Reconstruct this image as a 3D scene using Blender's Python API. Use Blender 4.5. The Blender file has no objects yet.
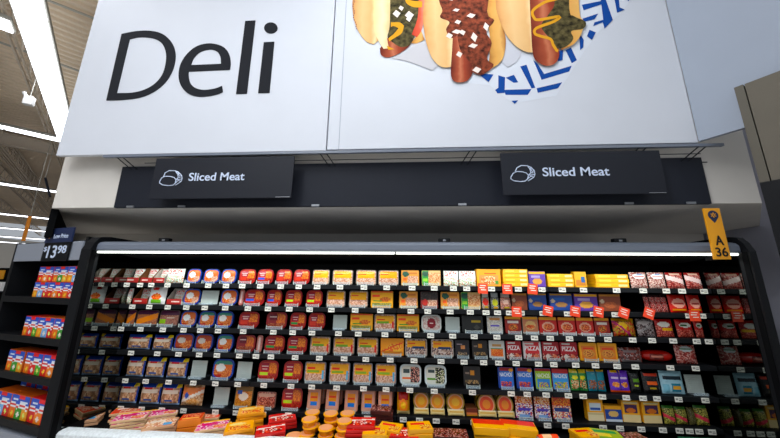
import bpy, bmesh, math, random
from mathutils import Vector, Matrix
random.seed(7)
D = bpy.data
SC = bpy.context.scene
COL = SC.collection
# ---------------------------------------------------------------- camera
FPX = 295.0
PITCH, YAW, ROLL = math.radians(12.43), math.radians(3.82), math.radians(0.61)
FW = Vector((-math.sin(YAW)*math.cos(PITCH), math.cos(YAW)*math.cos(PITCH), math.sin(PITCH)))
_ri = Vector((math.cos(YAW), math.sin(YAW), 0)); _up = _ri.cross(FW)
RI = _ri*math.cos(ROLL) + _up*math.sin(ROLL)
UP = -_ri*math.sin(ROLL) + _up*math.cos(ROLL)
EYE = Vector((0, 0, 1.6))
cam = D.cameras.new('camera'); camo = D.objects.new('camera', cam); COL.objects.link(camo)
cam.sensor_width = 36; cam.lens = FPX/780*36; cam.clip_start = 0.02; cam.clip_end = 300
camo.matrix_world = Matrix.Translation(EYE) @ Matrix((RI, UP, -FW)).transposed().to_4x4()
SC.camera = camo
SC.view_settings.view_transform = 'Standard'; SC.view_settings.look = 'None'
SC.view_settings.gamma = 1; SC.view_settings.use_curve_mapping = False
SC.view_settings.exposure = -0.38
w = D.worlds.new('world'); SC.world = w; w.use_nodes = True
w.node_tree.nodes['Background'].inputs[0].default_value = (0.86, 0.92, 1.0, 1)
w.node_tree.nodes['Background'].inputs[1].default_value = 0.55

CASE_W = 9      # watts of the light strip in each case
LAMP = 70        # watts of the strip light beside the mural
LAMP2 = 150      # watts of each unseen strip light added over the aisle

def ray(x, y): return FW*FPX + RI*(x-390) - UP*(y-219)
def PY(x, y, Y): d = ray(x, y); return EYE + d*(Y/d.y)          # pixel -> point on the plane Y = const
def PZ(x, y, Z): d = ray(x, y); return EYE + d*((Z-1.6)/d.z)

# ---------------------------------------------------------------- materials
def lin(c): return tuple((v/12.92 if v <= .04045 else ((v+.055)/1.055)**2.4) for v in c)
def rgb(s): return lin(tuple(int(s[i:i+2], 16)/255 for i in (0, 2, 4)))
def mat(name, hexc, rough=.5, metal=0, emit=None, es=1, noise=0, nscale=20, trans=0, spec=.5):
    m = D.materials.new(name); m.use_nodes = True; nt = m.node_tree; b = nt.nodes['Principled BSDF']
    c = rgb(hexc)
    b.inputs['Base Color'].default_value = (*c, 1); b.inputs['Roughness'].default_value = rough
    b.inputs['Metallic'].default_value = metal; b.inputs['Specular IOR Level'].default_value = spec
    if emit: b.inputs['Emission Color'].default_value = (*rgb(emit), 1); b.inputs['Emission Strength'].default_value = es
    if trans: b.inputs['Alpha'].default_value = 1-trans
    if noise:
        tc = nt.nodes.new('ShaderNodeTexCoord'); n = nt.nodes.new('ShaderNodeTexNoise'); n.inputs['Scale'].default_value = nscale
        n.inputs['Detail'].default_value = 4
        r = nt.nodes.new('ShaderNodeValToRGB'); r.color_ramp.elements[0].position = .3; r.color_ramp.elements[1].position = .7
        r.color_ramp.elements[0].color = (*[v*(1-noise) for v in c], 1)
        r.color_ramp.elements[1].color = (*[min(1, v*(1+noise)) for v in c], 1)
        nt.links.new(tc.outputs['Object'], n.inputs['Vector']); nt.links.new(n.outputs['Fac'], r.inputs['Fac'])
        nt.links.new(r.outputs['Color'], b.inputs['Base Color'])
    return m
def grad(name, ha, hb, axis='X', a=0, b_=1, rough=.5):   # printed ink gradient
    m = mat(name, ha, rough); nt = m.node_tree
    tc = nt.nodes.new('ShaderNodeTexCoord'); sp = nt.nodes.new('ShaderNodeSeparateXYZ')
    r = nt.nodes.new('ShaderNodeValToRGB'); r.color_ramp.elements[0].color = (*rgb(ha), 1); r.color_ramp.elements[1].color = (*rgb(hb), 1)
    r.color_ramp.elements[0].position = a; r.color_ramp.elements[1].position = b_
    nt.links.new(tc.outputs['Generated'], sp.inputs[0]); nt.links.new(sp.outputs[axis], r.inputs['Fac'])
    nt.links.new(r.outputs['Color'], nt.nodes['Principled BSDF'].inputs['Base Color'])
    return m
def attr_mat(name, rough, alpha=1):
    m = mat(name, 'ffffff', rough); nt = m.node_tree; a = nt.nodes.new('ShaderNodeAttribute'); a.attribute_name = 'Col'
    nt.links.new(a.outputs['Color'], nt.nodes['Principled BSDF'].inputs['Base Color']); return m
M = dict(
    print=attr_mat('printed_film', .2), card=attr_mat('printed_card', .45),
    panel=mat('mural_panel', 'cdd1da', .6, noise=.015, nscale=3), cream=mat('cream_paint', 'd6d1ca', .75, noise=.03, nscale=4),
    lav=mat('lavender_paint', 'b4b5c4', .7, noise=.03, nscale=3), lavdk=mat('lower_wall_paint', '6b687c', .7, noise=.05, nscale=3),
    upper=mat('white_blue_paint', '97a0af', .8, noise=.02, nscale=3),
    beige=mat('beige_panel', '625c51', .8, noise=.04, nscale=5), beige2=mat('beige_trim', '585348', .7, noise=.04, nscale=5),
    black=mat('black_powder_coat', '0c0e12', .55, spec=.2), black2=mat('black_liner', '060709', .8, spec=.08), navy=mat('navy_sign_board', '181c27', .6, spec=.25, noise=.06, nscale=6),
    navy2=mat('dark_sign_face', '1a1d26', .55, spec=.25), ink=mat('black_ink', '1c1e24', .85, spec=.2), signw=mat('sign_lettering', 'c9d6ee', .5),
    grey=mat('grey_hood', '6d7583', .4), alu=mat('brushed_aluminium', '9a9da3', .35, metal=.8), greyp=mat('grey_header_plastic', '8d939f', .4),
    mirror=mat('dark_mirror_liner', '7c817e', .04, metal=1), rim=mat('white_speckled_bumper', 'dde3e6', .5, noise=.12, nscale=60),
    clear=mat('clear_acrylic', 'cfe3ee', .15, trans=.8), plate=mat('pale_grey_plastic', 'b9c4bf', .45), tag=mat('price_tag_paper', 'e8e6dc', .6),
    tagk=mat('price_tag_ink', '8a8a86', .6), redp=mat('red_promo_card', 'e8401a', .5), white=mat('white_plastic', 'f1f1f1', .5),
    tube=mat('lit_fluorescent', 'ffffff', .5, emit='f6fff2', es=2.6), tube2=mat('lit_ceiling_tube', 'ffffff', .5, emit='f4f7ff', es=6),
    floor=mat('polished_concrete', 'c4c0ba', .25, noise=.08, nscale=2), deck=mat('steel_roof_deck', 'ead9c2', .6, noise=.05, nscale=2),
    joist=mat('painted_steel_joist', 'd8ccbc', .6), galv=mat('galvanised_steel', 'a8a79f', .5), farw=mat('store_wall_paint', 'bcb5aa', .7),
    yel=mat('yellow_flag', 'f2a413', .5), orange=mat('orange_flag', 'e58a1b', .5), dkb=mat('dark_blue_print', '17264d', .5), green=mat('green_crate', '1f6b4c', .5),
)
# ---------------------------------------------------------------- object helpers
def link(name, bm, m, parent=None, smooth=False):
    me = D.meshes.new(name); bmesh.ops.recalc_face_normals(bm, faces=bm.faces); bm.to_mesh(me); bm.free()
    o = D.objects.new(name, me); COL.objects.link(o)
    for x in (m if isinstance(m, (list, tuple)) else [m]): me.materials.append(x)
    if smooth:
        for p in me.polygons: p.use_smooth = True
    if parent: o.parent = parent
    return o
def tag(o, label, cat, group=None, kind=None):
    if label: o['label'] = label
    if cat: o['category'] = cat
    if group: o['group'] = group
    if kind: o['kind'] = kind
    return o
def thing(name, label, cat, loc=(0, 0, 0), rz=0, group=None):
    o = D.objects.new(name, None); COL.objects.link(o); o.location = loc; o.rotation_euler = (0, 0, rz); o.empty_display_size = .05
    return tag(o, label, cat, group)
def struct(name, bm, m, parent=None):
    o = link(name, bm, m, parent)
    if not parent: o['kind'] = 'structure'
    return o
def box(bm, x0, x1, y0, y1, z0, z1, bev=0, mi=0, mtx=None):
    r = bmesh.ops.create_cube(bm, size=1); vs = r['verts']
    for v in vs: v.co = Vector((x0+(v.co.x+.5)*(x1-x0), y0+(v.co.y+.5)*(y1-y0), z0+(v.co.z+.5)*(z1-z0)))
    fs = set(f for v in vs for f in v.link_faces)
    if bev:
        es = set(e for v in vs for e in v.link_edges)
        rr = bmesh.ops.bevel(bm, geom=list(es), offset=bev, segments=2, affect='EDGES', profile=.5)
        fs = set(rr['faces']) | set(f for f in fs if f.is_valid)
        vs = list(set(v for f in fs for v in f.verts))
    for f in fs:
        if f.is_valid: f.material_index = mi
    if mtx: bmesh.ops.transform(bm, matrix=mtx, verts=[v for v in vs if v.is_valid])
    return bm
def BX(*a, **k): return box(bmesh.new(), *a, **k)
def prism(bm, pts, lo, hi, axis='Z', mi=0):     # extrude a 2-D outline; axis is the extrusion direction
    def P(p, t): return {'Z': (p[0], p[1], t), 'X': (t, p[0], p[1]), 'Y': (p[0], t, p[1])}[axis]
    a = [bm.verts.new(P(p, lo)) for p in pts]; b = [bm.verts.new(P(p, hi)) for p in pts]; n = len(pts)
    fs = [bm.faces.new(a), bm.faces.new(b[::-1])] + [bm.faces.new((a[i], a[(i+1) % n], b[(i+1) % n], b[i])) for i in range(n)]
    for f in fs: f.material_index = mi
    return bm
def bar(bm, a, b, r, seg=6):
    a, b = Vector(a), Vector(b); d = b-a; L = d.length
    q = Vector((0, 0, 1)).rotation_difference(d).to_matrix().to_4x4()
    bmesh.ops.create_cone(bm, segments=seg, radius1=r, radius2=r, depth=L, cap_ends=True, matrix=Matrix.Translation((a+b)/2) @ q)
    return bm
def beam(bm, a, b, wd, ht):     # rectangular beam from a to b (horizontal run), size wd x ht
    a, b = Vector(a), Vector(b); d = b-a; L = d.length; x = d.normalized(); z = Vector((0, 0, 1)); z = (z - x*z.dot(x)).normalized(); y = z.cross(x)
    m = Matrix((x, y, z)).transposed().to_4x4(); m.translation = (a+b)/2
    return box(bm, -L/2, L/2, -wd/2, wd/2, -ht/2, ht/2, mtx=m)
def copy_tree(o, parent=None):
    c = o.copy(); COL.objects.link(c); c.parent = parent
    for ch in KIDS.get(o.name, []): copy_tree(ch, c)
    return c
KIDS = {}
def kid(o, parent): o.parent = parent; KIDS.setdefault(parent.name, []).append(o); return o
# flat artwork: closed loops -> thin extruded mesh, placed in a vertical plane
def smooth_loop(pts, n=4, corner=50):
    N = len(pts); out = []
    def isc(i):
        a = Vector(pts[i])-Vector(pts[i-1]); b = Vector(pts[(i+1) % N])-Vector(pts[i])
        return a.length < 1e-6 or b.length < 1e-6 or math.degrees(a.angle(b)) > corner
    cs = [isc(i) for i in range(N)]
    for i in range(N):
        p0, p1, p2, p3 = (Vector(pts[j % N]) for j in (i-1, i, i+1, i+2))
        t1 = (p2-p0)/2 if not cs[i] else (p2-p1); t2 = (p3-p1)/2 if not cs[(i+1) % N] else (p2-p1)
        for k in range(n):
            t = k/n; h = t*t*(3-2*t)
            out.append(tuple(p1*(2*t**3-3*t*t+1)+t1*(t**3-2*t*t+t)+p2*(-2*t**3+3*t*t)+t2*(t**3-t*t)))
    return out
def flat(name, loops, to3d, thick, m, parent=None, smooth=True, corner=50, closed=True):
    """loops in picture coordinates; to3d maps them to (x, z) of the plane; returns a mesh in local x/z facing -Y"""
    cu = D.curves.new(name, 'CURVE'); cu.dimensions = '2D'; cu.fill_mode = 'BOTH'; cu.extrude = thick/2
    for lp in loops:
        lp = smooth_loop(lp, corner=corner) if smooth else lp
        s = cu.splines.new('POLY'); s.points.add(len(lp)-1); s.use_cyclic_u = True
        for i, p in enumerate(lp): q = to3d(*p); s.points[i].co = (q[0], q[1], 0, 1)
    return _curve_to_mesh(name, cu, m, parent)
def _curve_to_mesh(name, cu, m, parent):
    t = D.objects.new('tmp', cu); COL.objects.link(t)
    me = D.meshes.new_from_object(t.evaluated_get(bpy.context.evaluated_depsgraph_get())) if False else None
    bpy.context.view_layer.update(); dg = bpy.context.evaluated_depsgraph_get()
    me = D.meshes.new_from_object(t.evaluated_get(dg)); D.objects.remove(t)
    me.transform(Matrix.Rotation(math.pi/2, 4, 'X')); me.materials.clear(); me.materials.append(m)
    o = D.objects.new(name, me); COL.objects.link(o)
    if parent: o.parent = parent
    return o
def stroke(name, paths, r, m, parent=None):     # tube along 3-D paths
    cu = D.curves.new(name, 'CURVE'); cu.dimensions = '3D'; cu.bevel_depth = r; cu.bevel_resolution = 1
    for lp in paths:
        s = cu.splines.new('POLY'); s.points.add(len(lp)-1)
        for i, p in enumerate(lp): s.points[i].co = (p[0], -p[2], p[1], 1) if False else (p[0], p[2], -p[1], 1)
    return _curve_to_mesh(name, cu, m, parent)
def text(name, s, width, height, m, parent=None, loc=(0, 0, 0), bold=0, thick=.002, shear=0):
    cu = D.curves.new(name, 'FONT'); cu.body = s; cu.size = 1; cu.extrude = thick/2; cu.offset = bold; cu.shear = shear
    o = _curve_to_mesh(name, cu, m, parent)
    xs = [v.co.x for v in o.data.vertices]; zs = [v.co.z for v in o.data.vertices]
    x0, x1, z0, z1 = min(xs), max(xs), min(zs), max(zs)
    for v in o.data.vertices:
        v.co.x = (v.co.x-x0)/(x1-x0)*width; v.co.z = (v.co.z-z0)/(z1-z0)*height
    o.location = loc
    return o
# ---------------------------------------------------------------- the setting
YW = 2.2; ZS = 2.192
AL, AR = (-2.98, YW), (2.515, YW); DL, DR = (-4.45, 3.55), (3.30, 3.6); DK = (3.42, 3.06)
struct('floor', BX(-40, 14, -8, 45, -.1, 0), M['floor'])
struct('wall_back', prism(bmesh.new(), [AL, AR, DK, DR, DL], ZS, 4.75), M['cream'])
struct('wall_rear', BX(-4.45, 3.3, 3.5, 3.6, 0, ZS), M['cream'])
struct('wall_right', prism(bmesh.new(), [(3.6, 2.3), (3.7, 2.3), (3.4, 3.6), DR], 1.08, 4.75), M['lav'])
struct('trim_1', prism(bmesh.new(), [(3.6, 2.3), (3.7, 2.3), (3.4, 3.6), DR], 0, 1.08), M['lavdk'])
struct('wall_left', prism(bmesh.new(), [(AL[0]-.03, YW+.02), (AL[0]+.0, YW+.05), (DL[0], DL[1]), (DL[0]-.05, DL[1])], 1.95, ZS), M['black2'])
# ceiling: corrugated steel deck, grid turned 45 degrees to the case
GA = Vector((-math.sin(math.radians(46.9)), math.cos(math.radians(46.9)), 0)); GB = Vector((GA.y, -GA.x, 0))
bm = bmesh.new(); pitch = .16; O = Vector((-12, 14, 5.62)); hl = 30; n = 200
prof = [(0, 0), (.05, 0), (.07, .05), (.14, .05)]
row = []
for i in range(n):
    for a, h in prof:
        s = (i-n/2)*pitch + a
        row.append((bm.verts.new(O+GA*s+GB*-hl+Vector((0, 0, h))), bm.verts.new(O+GA*s+GB*hl+Vector((0, 0, h)))))
for a, b in zip(row, row[1:]): bm.faces.new((a[0], a[1], b[1], b[0]))
struct('ceiling', bm, M['deck'])
struct('wall_far', BX(-40, 14, 44.6, 45, 0, 5.6), M['farw'])
struct('wall_side', BX(-40, -39.7, -8, 44.6, 0, 5.6), M['farw'])
# angled wall and dark door frame at the right
kf = .86; E0 = Vector((2.48*kf, 2.15*kf, 0)); dR = Vector((.54, -.84, 0)).normalized(); nR = Vector((dR.y, -dR.x, 0))*-1
zt, zb = 1.6+kf*(3.09-1.6), 1.6+kf*(2.326-1.6)
def slab(bm, s0, s1, t0, t1, z0, z1):
    pts = [E0+dR*s0+nR*t0, E0+dR*s1+nR*t0, E0+dR*s1+nR*t1, E0+dR*s0+nR*t1]
    return prism(bm, [(p.x, p.y) for p in pts], z0, z1)
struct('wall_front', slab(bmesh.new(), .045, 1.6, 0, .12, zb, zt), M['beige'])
struct('trim_2', slab(bmesh.new(), 0, .04, -.004, .12, zb, zt), M['beige2'])
dr = struct('door_1', slab(bmesh.new(), .0, .07, -.01, .12, 0, zb), M['black'])
struct('door_frame', slab(slab(bmesh.new(), .07, 1.2, -.01, .12, zb-.08, zb), 1.13, 1.2, -.01, .12, 0, zb-.08), M['black'], dr)
struct('door_leaf', slab(bmesh.new(), .07, 1.13, .03, .08, 0, zb-.08), M['black2'], dr)
struct('door_rail', slab(slab(bmesh.new(), .09, .12, .0, .03, .1, zb-.1), .12, 1.1, .0, .03, zb-.16, zb-.13), M['navy2'], dr)

# ---------------------------------------------------------------- mural: two printed panels and the return
YP = 2.08
mp = thing('department_sign', 'large white hanging panel reading Deli in black letters', 'sign', (0, YP, 0))
def topz(px): return 4.4
l0 = PY(57.8, 155.7, YP); l1 = PY(326, 150, YP); r0 = PY(327.0, 149.2, YP); r1 = PY(698, 140.6, YP)
zb_ = 2.612
kid(link('sign_board', BX(l0.x, l1.x, -.012, .02, zb_-.012, 4.4, bev=.002), M['panel'], mp), mp)
def onp(ox, oy, sc, Y):
    def f(x, y): p = PY(ox+x/sc, oy+y/sc, Y); return (p.x, p.z)
    return f
fD = onp(80, 20, 780/210, YP-.014)
def glyph(name, loops, corner=50):
    o = flat(name, loops, fD, .004, M['ink'], mp, corner=corner); o.location.y = -.0145; return o
glyph('letter_d', [[(155,52),(205,42.5),(255,40),(300,49),(332,72),(351,105),(355,145),(343,192),(315,235),(275,267),(225,288),(160,297),(98,299)],
                   [(137,272),(195,270),(240,259),(278,237),(305,205),(318,165),(320,125),(308,92),(285,73),(250,65),(215,65),(185,72)]])
glyph('letter_e', [[(557,185),(560,158),(553,125),(535,102),(505,90),(470,88),(430,100),(395,130),(372,170),(367,215),(379,250),(405,275),(440,285),(480,283),(512,276),(531,268),(528,245),(500,255),(460,260),(430,253),(411,236),(404,212),(404,192)],
                   [(412,168),(425,140),(450,118),(485,110),(510,118),(522,138),(524,163)]])
glyph('letter_l', [[(614,4),(652,2),(620,274),(580,275)]], 20)
glyph('letter_i', [[(683,83),(722,81),(704,271),(662,272)]], 20)
glyph('letter_i_dot', [[(709+25*math.cos(t*math.pi/6), 30+20.5*math.sin(t*math.pi/6)) for t in range(12)]])

hp = thing('mural_panel', 'large white printed panel showing three hot dogs on blue patterned paper', 'sign', (0, YP+.012, 0))
kid(link('sign_board', BX(r0.x, r1.x, -.012, .02, zb_, 4.4, bev=.002), M['panel'], hp), hp)
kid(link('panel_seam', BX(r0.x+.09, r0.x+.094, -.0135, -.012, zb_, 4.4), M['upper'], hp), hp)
LY = [0]
def ink_ramp(name, stops, x0, x1):
    m = mat(name, stops[0][1], .5); nt = m.node_tree
    tc = nt.nodes.new('ShaderNodeTexCoord'); sp = nt.nodes.new('ShaderNodeSeparateXYZ'); mr = nt.nodes.new('ShaderNodeMapRange')
    nz = nt.nodes.new('ShaderNodeTexNoise'); nz.inputs['Scale'].default_value = 9
    ad = nt.nodes.new('ShaderNodeMath'); ad.operation = 'MULTIPLY_ADD'; ad.inputs[1].default_value = .06
    mr.inputs['From Min'].default_value = x0+.03; mr.inputs['From Max'].default_value = x1+.03
    r = nt.nodes.new('ShaderNodeValToRGB'); e = r.color_ramp.elements
    e[0].position, e[1].position = stops[0][0], stops[-1][0]; e[0].color = (*rgb(stops[0][1]), 1); e[1].color = (*rgb(stops[-1][1]), 1)
    for q, c in stops[1:-1]: k = e.new(q); k.color = (*rgb(c), 1)
    L = nt.links.new
    L(tc.outputs['Object'], sp.inputs[0]); L(tc.outputs['Object'], nz.inputs['Vector']); L(nz.outputs['Fac'], ad.inputs[0]); L(sp.outputs['X'], ad.inputs[2])
    L(ad.outputs[0], mr.inputs['Value']); L(mr.outputs['Result'], r.inputs['Fac']); L(r.outputs['Color'], nt.nodes['Principled BSDF'].inputs['Base Color'])
    return m
def art(name, pts, f, m, lab=None, corner=50, smooth=True):
    LY[0] += 1
    if isinstance(m, tuple):        # printed shading across the shape, in the panel's own ink
        xs = [f(*q)[0] for q in pts]; m = ink_ramp(m[0], m[1], min(xs), max(xs))
    b = m.node_tree.nodes['Principled BSDF']; b.inputs['Roughness'].default_value = .85; b.inputs['Specular IOR Level'].default_value = .15
    o = flat(name, pts if isinstance(pts[0][0], (tuple, list)) else [pts], f, .0003, m, hp, corner=corner, smooth=smooth)
    o.location.y = -.0124-LY[0]*.0002; return o
z1 = onp(340, 0, 4.87, YP); z2 = onp(420, 0, 4.87, YP); z3 = onp(490, 0, 3.98, YP)
paperm = mat('food_paper', 'd3d8e2', .6); blue = mat('blue_print', '0d4595', .5)
bunm = ('printed_bun', [(0, 'c98b52'), (.12, 'dba568'), (.4, 'e6bd84'), (.72, 'dfb074'), (.88, 'ecd09c'), (1, 'c08a50')])
bun2 = ('printed_bun_inner', [(0, 'c9963c'), (.15, 'ead094'), (.6, 'efdfb4'), (1, 'e0c08a')]); bun3 = ('printed_bun_right', [(0, '9a5c28'), (.4, 'd9a050'), (.75, 'e0ac60'), (1, 'a86a30')])
saus = ('printed_sausage', [(0, '6a2416'), (.3, 'a04a30'), (.42, 'c07050'), (.6, '9a4028'), (1, '561a12')]); relish = mat('printed_relish', '4c4428', .5, noise=.9, nscale=24)
chili = mat('printed_chili', '74341f', .5, noise=.9, nscale=24); onion = mat('printed_onion', 'ecdcd2', .5); must = mat('printed_mustard', 'd99a1e', .5); tomato = ('printed_tomato', [(0, 'b8321e'), (.6, 'd9583e'), (1, 'e8907a')])
# bun tops go past the top edge of the photo
art('printed_paper', [(-90,330),(0,340),(75,400),(92,412),(262,382),(375,205),(440,118),(520,55),(600,-60),(400,-160),(0,-160),(-90,0)], z3, paperm, smooth=False)
for p in [[(33,300),(60,308),(58,370),(30,372),(20,358),(33,350)],[(62,310),(95,298),(112,328),(95,330)],[(120,265),(145,258),(180,350),(165,352)],[(55,358),(165,355),(150,378),(62,378)],
          [(172,240),(190,255),(215,295),(325,262),(315,285),(205,318)],[(300,200),(322,190),(345,240),(325,252)],[(185,352),(287,328),(270,352),(190,370)],[(85,402),(112,400),(98,414)],
          [(365,20),(440,5),(445,18),(372,42)],[(368,75),(430,55),(415,78),(372,88)],[(440,0),(430,-60),(455,-60),(460,0),(488,80),(455,115),(448,90),(410,105),(415,90),(450,80)],
          [(495,0),(485,-50),(505,-55),(512,0),(515,30),(535,40),(505,52)],[(395,120),(420,130),(405,160),(385,145)],[(360,140),(372,160),(370,190),(358,200),(355,150)],
          [(13,298),(-50,292),(-6,328)],[(540,-20),(575,-25),(548,8)],[(270,205),(290,200),(288,240),(270,245)]]:
    art('printed_pattern', p, z3, blue, smooth=False)
T = -170
art('printed_shadow', [(360,215),(300,262),(250,285),(330,300),(450,345),(500,300),(420,210)], z1, mat('paper_shade', 'c4c3c8', .6))
art('printed_shadow', [(395,300),(425,330),(470,300),(500,250),(450,200),(415,160)], z2, mat('paper_shade_b', 'c4c6cf', .6))
art('printed_bun', [(75,T),(62,0),(63,60),(75,120),(100,170),(130,205),(165,218),(187,200),(168,120),(165,T)], z1, bunm)
art('printed_bun', [(345,212),(395,150),(412,195),(372,214)], z1, bun3)
art('printed_sausage', [(194,238),(200,268),(225,282),(260,275),(300,255),(345,215),(350,150),(250,140),(225,200)], z1, saus)
art('printed_relish', [(240,T),(243,110),(232,180),(258,210),(300,232),(345,215),(372,150),(385,60),(380,T)], z1, relish)
art('printed_tomato', [(375,T),(382,60),(350,170),(375,185),(400,140),(412,40),(410,T)], z1, tomato)
art('printed_bun', [(160,T),(160,0),(165,140),(185,195),(212,240),(238,238),(230,180),(243,110),(245,T)], z1, bun2)
art('printed_mustard', [(315,-10),(345,5),(400,10),(400,38),(360,38),(325,20)], z1, must)
art('printed_mustard', [(248,112),(290,112),(312,128),(300,165),(262,190),(240,205),(236,190),(265,165),(285,140),(262,130),(248,135)], z1, must)
art('printed_mustard', [(228,225),(266,243),(235,245)], z1, must)
art('printed_shadow', [(60,0),(90,150),(130,205),(60,120),(40,30)], z1, paperm) if False else None
sesame = mat('printed_sesame', '8a4a50', .5)
for k in range(16):
    y = -20+11*k; x = 64+(k*k % 5)*1.6+(max(0, y-60)**2)*.0024; art('printed_sesame', [(x-2.5,y),(x,y-4),(x+2.5,y),(x,y+4)], z1, sesame, smooth=False)
for x, y, s in [(298,45,13),(276,72,19),(338,80,22),(335,98,14)]: art('printed_onion', [(x-s,y),(x-3,y-s),(x+s,y-3),(x+3,y+s)], z1, onion, smooth=False)
art('printed_bun', [(15,T),(22,0),(14,80),(20,160),(35,230),(60,290),(95,325),(130,333),(168,325),(170,180),(130,T)], z2, bunm)
art('printed_bun', [(320,T),(325,60),(340,215),(330,345),(375,320),(405,280),(416,200),(402,140),(378,60),(370,T)], z2, bun3)
art('printed_sausage', [(160,180),(150,330),(152,380),(170,402),(205,405),(235,392),(256,350),(255,250),(215,180)], z2, saus)
art('printed_chili', [(70,T),(90,0),(108,55),(97,90),(142,112),(126,150),(150,190),(180,178),(192,240),(215,280),(250,318),(250,350),(290,370),(330,352),(357,320),(325,290),(348,215),(322,160),(360,105),(325,60),(340,T)], z2, chili, corner=95)
for x, y, s, q in [(175,55,17,8),(247,82,22,12),(183,113,16,11),(178,160,25,11),(206,164,14,14),(262,187,16,24),(320,137,14,22),(142,181,17,15),(257,229,23,12),(190,271,15,16),(275,346,22,16),(150,2,20,8)]:
    art('printed_onion', [(x-s,y+2),(x-4,y-q),(x+s,y-4),(x+5,y+q)], z2, onion, smooth=False)
art('printed_bun', [(15,T),(20,0),(28,60),(60,140),(100,188),(140,211),(168,214),(165,120),(158,T)], z3, bunm)
art('printed_bun', [(290,T),(290,0),(300,60),(280,205),(330,180),(360,140),(368,90),(352,50),(345,T)], z3, bun3)
art('printed_sausage', [(150,T),(155,0),(160,100),(167,215),(185,250),(220,267),(255,258),(271,230),(270,190),(262,60),(262,T)], z3, saus)
art('printed_relish', [(240,T),(255,5),(232,60),(200,110),(235,160),(262,197),(300,190),(328,160),(320,130),(368,120),(376,92),(330,70),(312,40),(305,T)], z3, relish, corner=95)
ms = [(275,-25),(265,0),(215,15),(168,48),(172,76),(192,85),(272,72),(250,92),(182,118),(176,140),(200,150),(238,162),(250,188),(272,194)]
sp = smooth_loop(ms, n=4, corner=170)[:-4]
L_, R_ = [], []
for i, p in enumerate(sp):
    a = Vector(sp[max(0, i-1)]); b = Vector(sp[min(len(sp)-1, i+1)]); d = (b-a).normalized(); nrm = Vector((-d.y, d.x))*5.5
    L_.append(tuple(Vector(p)+nrm)); R_.append(tuple(Vector(p)-nrm))
bm = bmesh.new()
for i in range(len(sp)-1):
    q = [z3(*L_[i]), z3(*L_[i+1]), z3(*R_[i+1]), z3(*R_[i])]
    bm.faces.new([bm.verts.new((a, 0, b)) for a, b in q])
o = link('printed_mustard', bm, must, hp); o.location.y = -.0124-(LY[0]+3)*.0002
# return panel to the right of the seam, turned towards the aisle
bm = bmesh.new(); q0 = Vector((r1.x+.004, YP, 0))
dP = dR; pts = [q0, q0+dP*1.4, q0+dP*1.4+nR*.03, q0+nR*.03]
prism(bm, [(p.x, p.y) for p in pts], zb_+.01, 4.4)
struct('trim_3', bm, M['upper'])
# hanging rail and thin brackets under the mural
hb = thing('sign_rail', 'thin grey metal rail along the bottom of the mural panels', 'rail', (0, YP, 0))
a = PY(105, 153.5, YP); b = PY(722, 143.5, YP)
kid(link('rail_bar', BX(a.x, b.x, -.012, .012, zb_-.034, zb_-.014), M['grey'], hb), hb)
for px in (118, 320, 470, 640, 700):
    x = PY(px, 151, YP).x; bm = bmesh.new()
    for dx in (0, .05): bar(bm, (x+dx, 0, zb_-.03), (x+dx+.06*(1 if px < 400 else -1), .1, zb_-.11), .004)
    bar(bm, (x-.02, .1, zb_-.11), (x+.13, .1, zb_-.11), .004)
    kid(link('bracket', bm, M['ink'], hb), hb)
kid(link('cable', bar(bmesh.new(), (a.x+.3, .06, zb_-.06), (b.x-.1, .06, zb_-.06), .003), M['ink'], hb), hb)
# navy backing board and two dark signs
YN = YW-.02
bl, br_, tl, tr = PY(114.5, 208.5, YN), PY(710.5, 203.5, YN), PY(124.5, 166.5, YN), PY(700, 158.5, YN)
nb = thing('backing_board', 'long navy blue board fixed along the cream bulkhead', 'board', (0, YN, 0))
zb2, zt2 = (bl.z+br_.z)/2, (tl.z+tr.z)/2
kid(link('board', BX(bl.x, br_.x, -.01, .018, zb2, zt2, bev=.002), M['navy'], nb), nb)
for px in (132, 183, 316, 462, 628, 690):
    x = PY(px, 206, YN).x
    kid(link('clip', BX(x-.03, x+.03, -.018, -.008, zb2-.002, zb2+.014), M['alu'], nb), nb)
YS = 2.06
ICON = [[(75,115),(84,94),(105,83),(135,84),(152,91),(168,107),(172,125),(166,140),(150,150),(137,158)],
        [(55,140),(66,120),(85,112),(110,113),(130,119),(140,130),(136,148),(124,159),(100,161),(70,157),(55,148),(55,140)],
        [(75,115),(66,122)],[(135,84),(148,100),(152,118),(140,130)],[(140,130),(160,128),(172,125)],[(136,148),(152,134),(166,140)],[(148,100),(160,112),(168,107)],[(152,118),(164,118)],[(150,92),(156,108)]]
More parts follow.
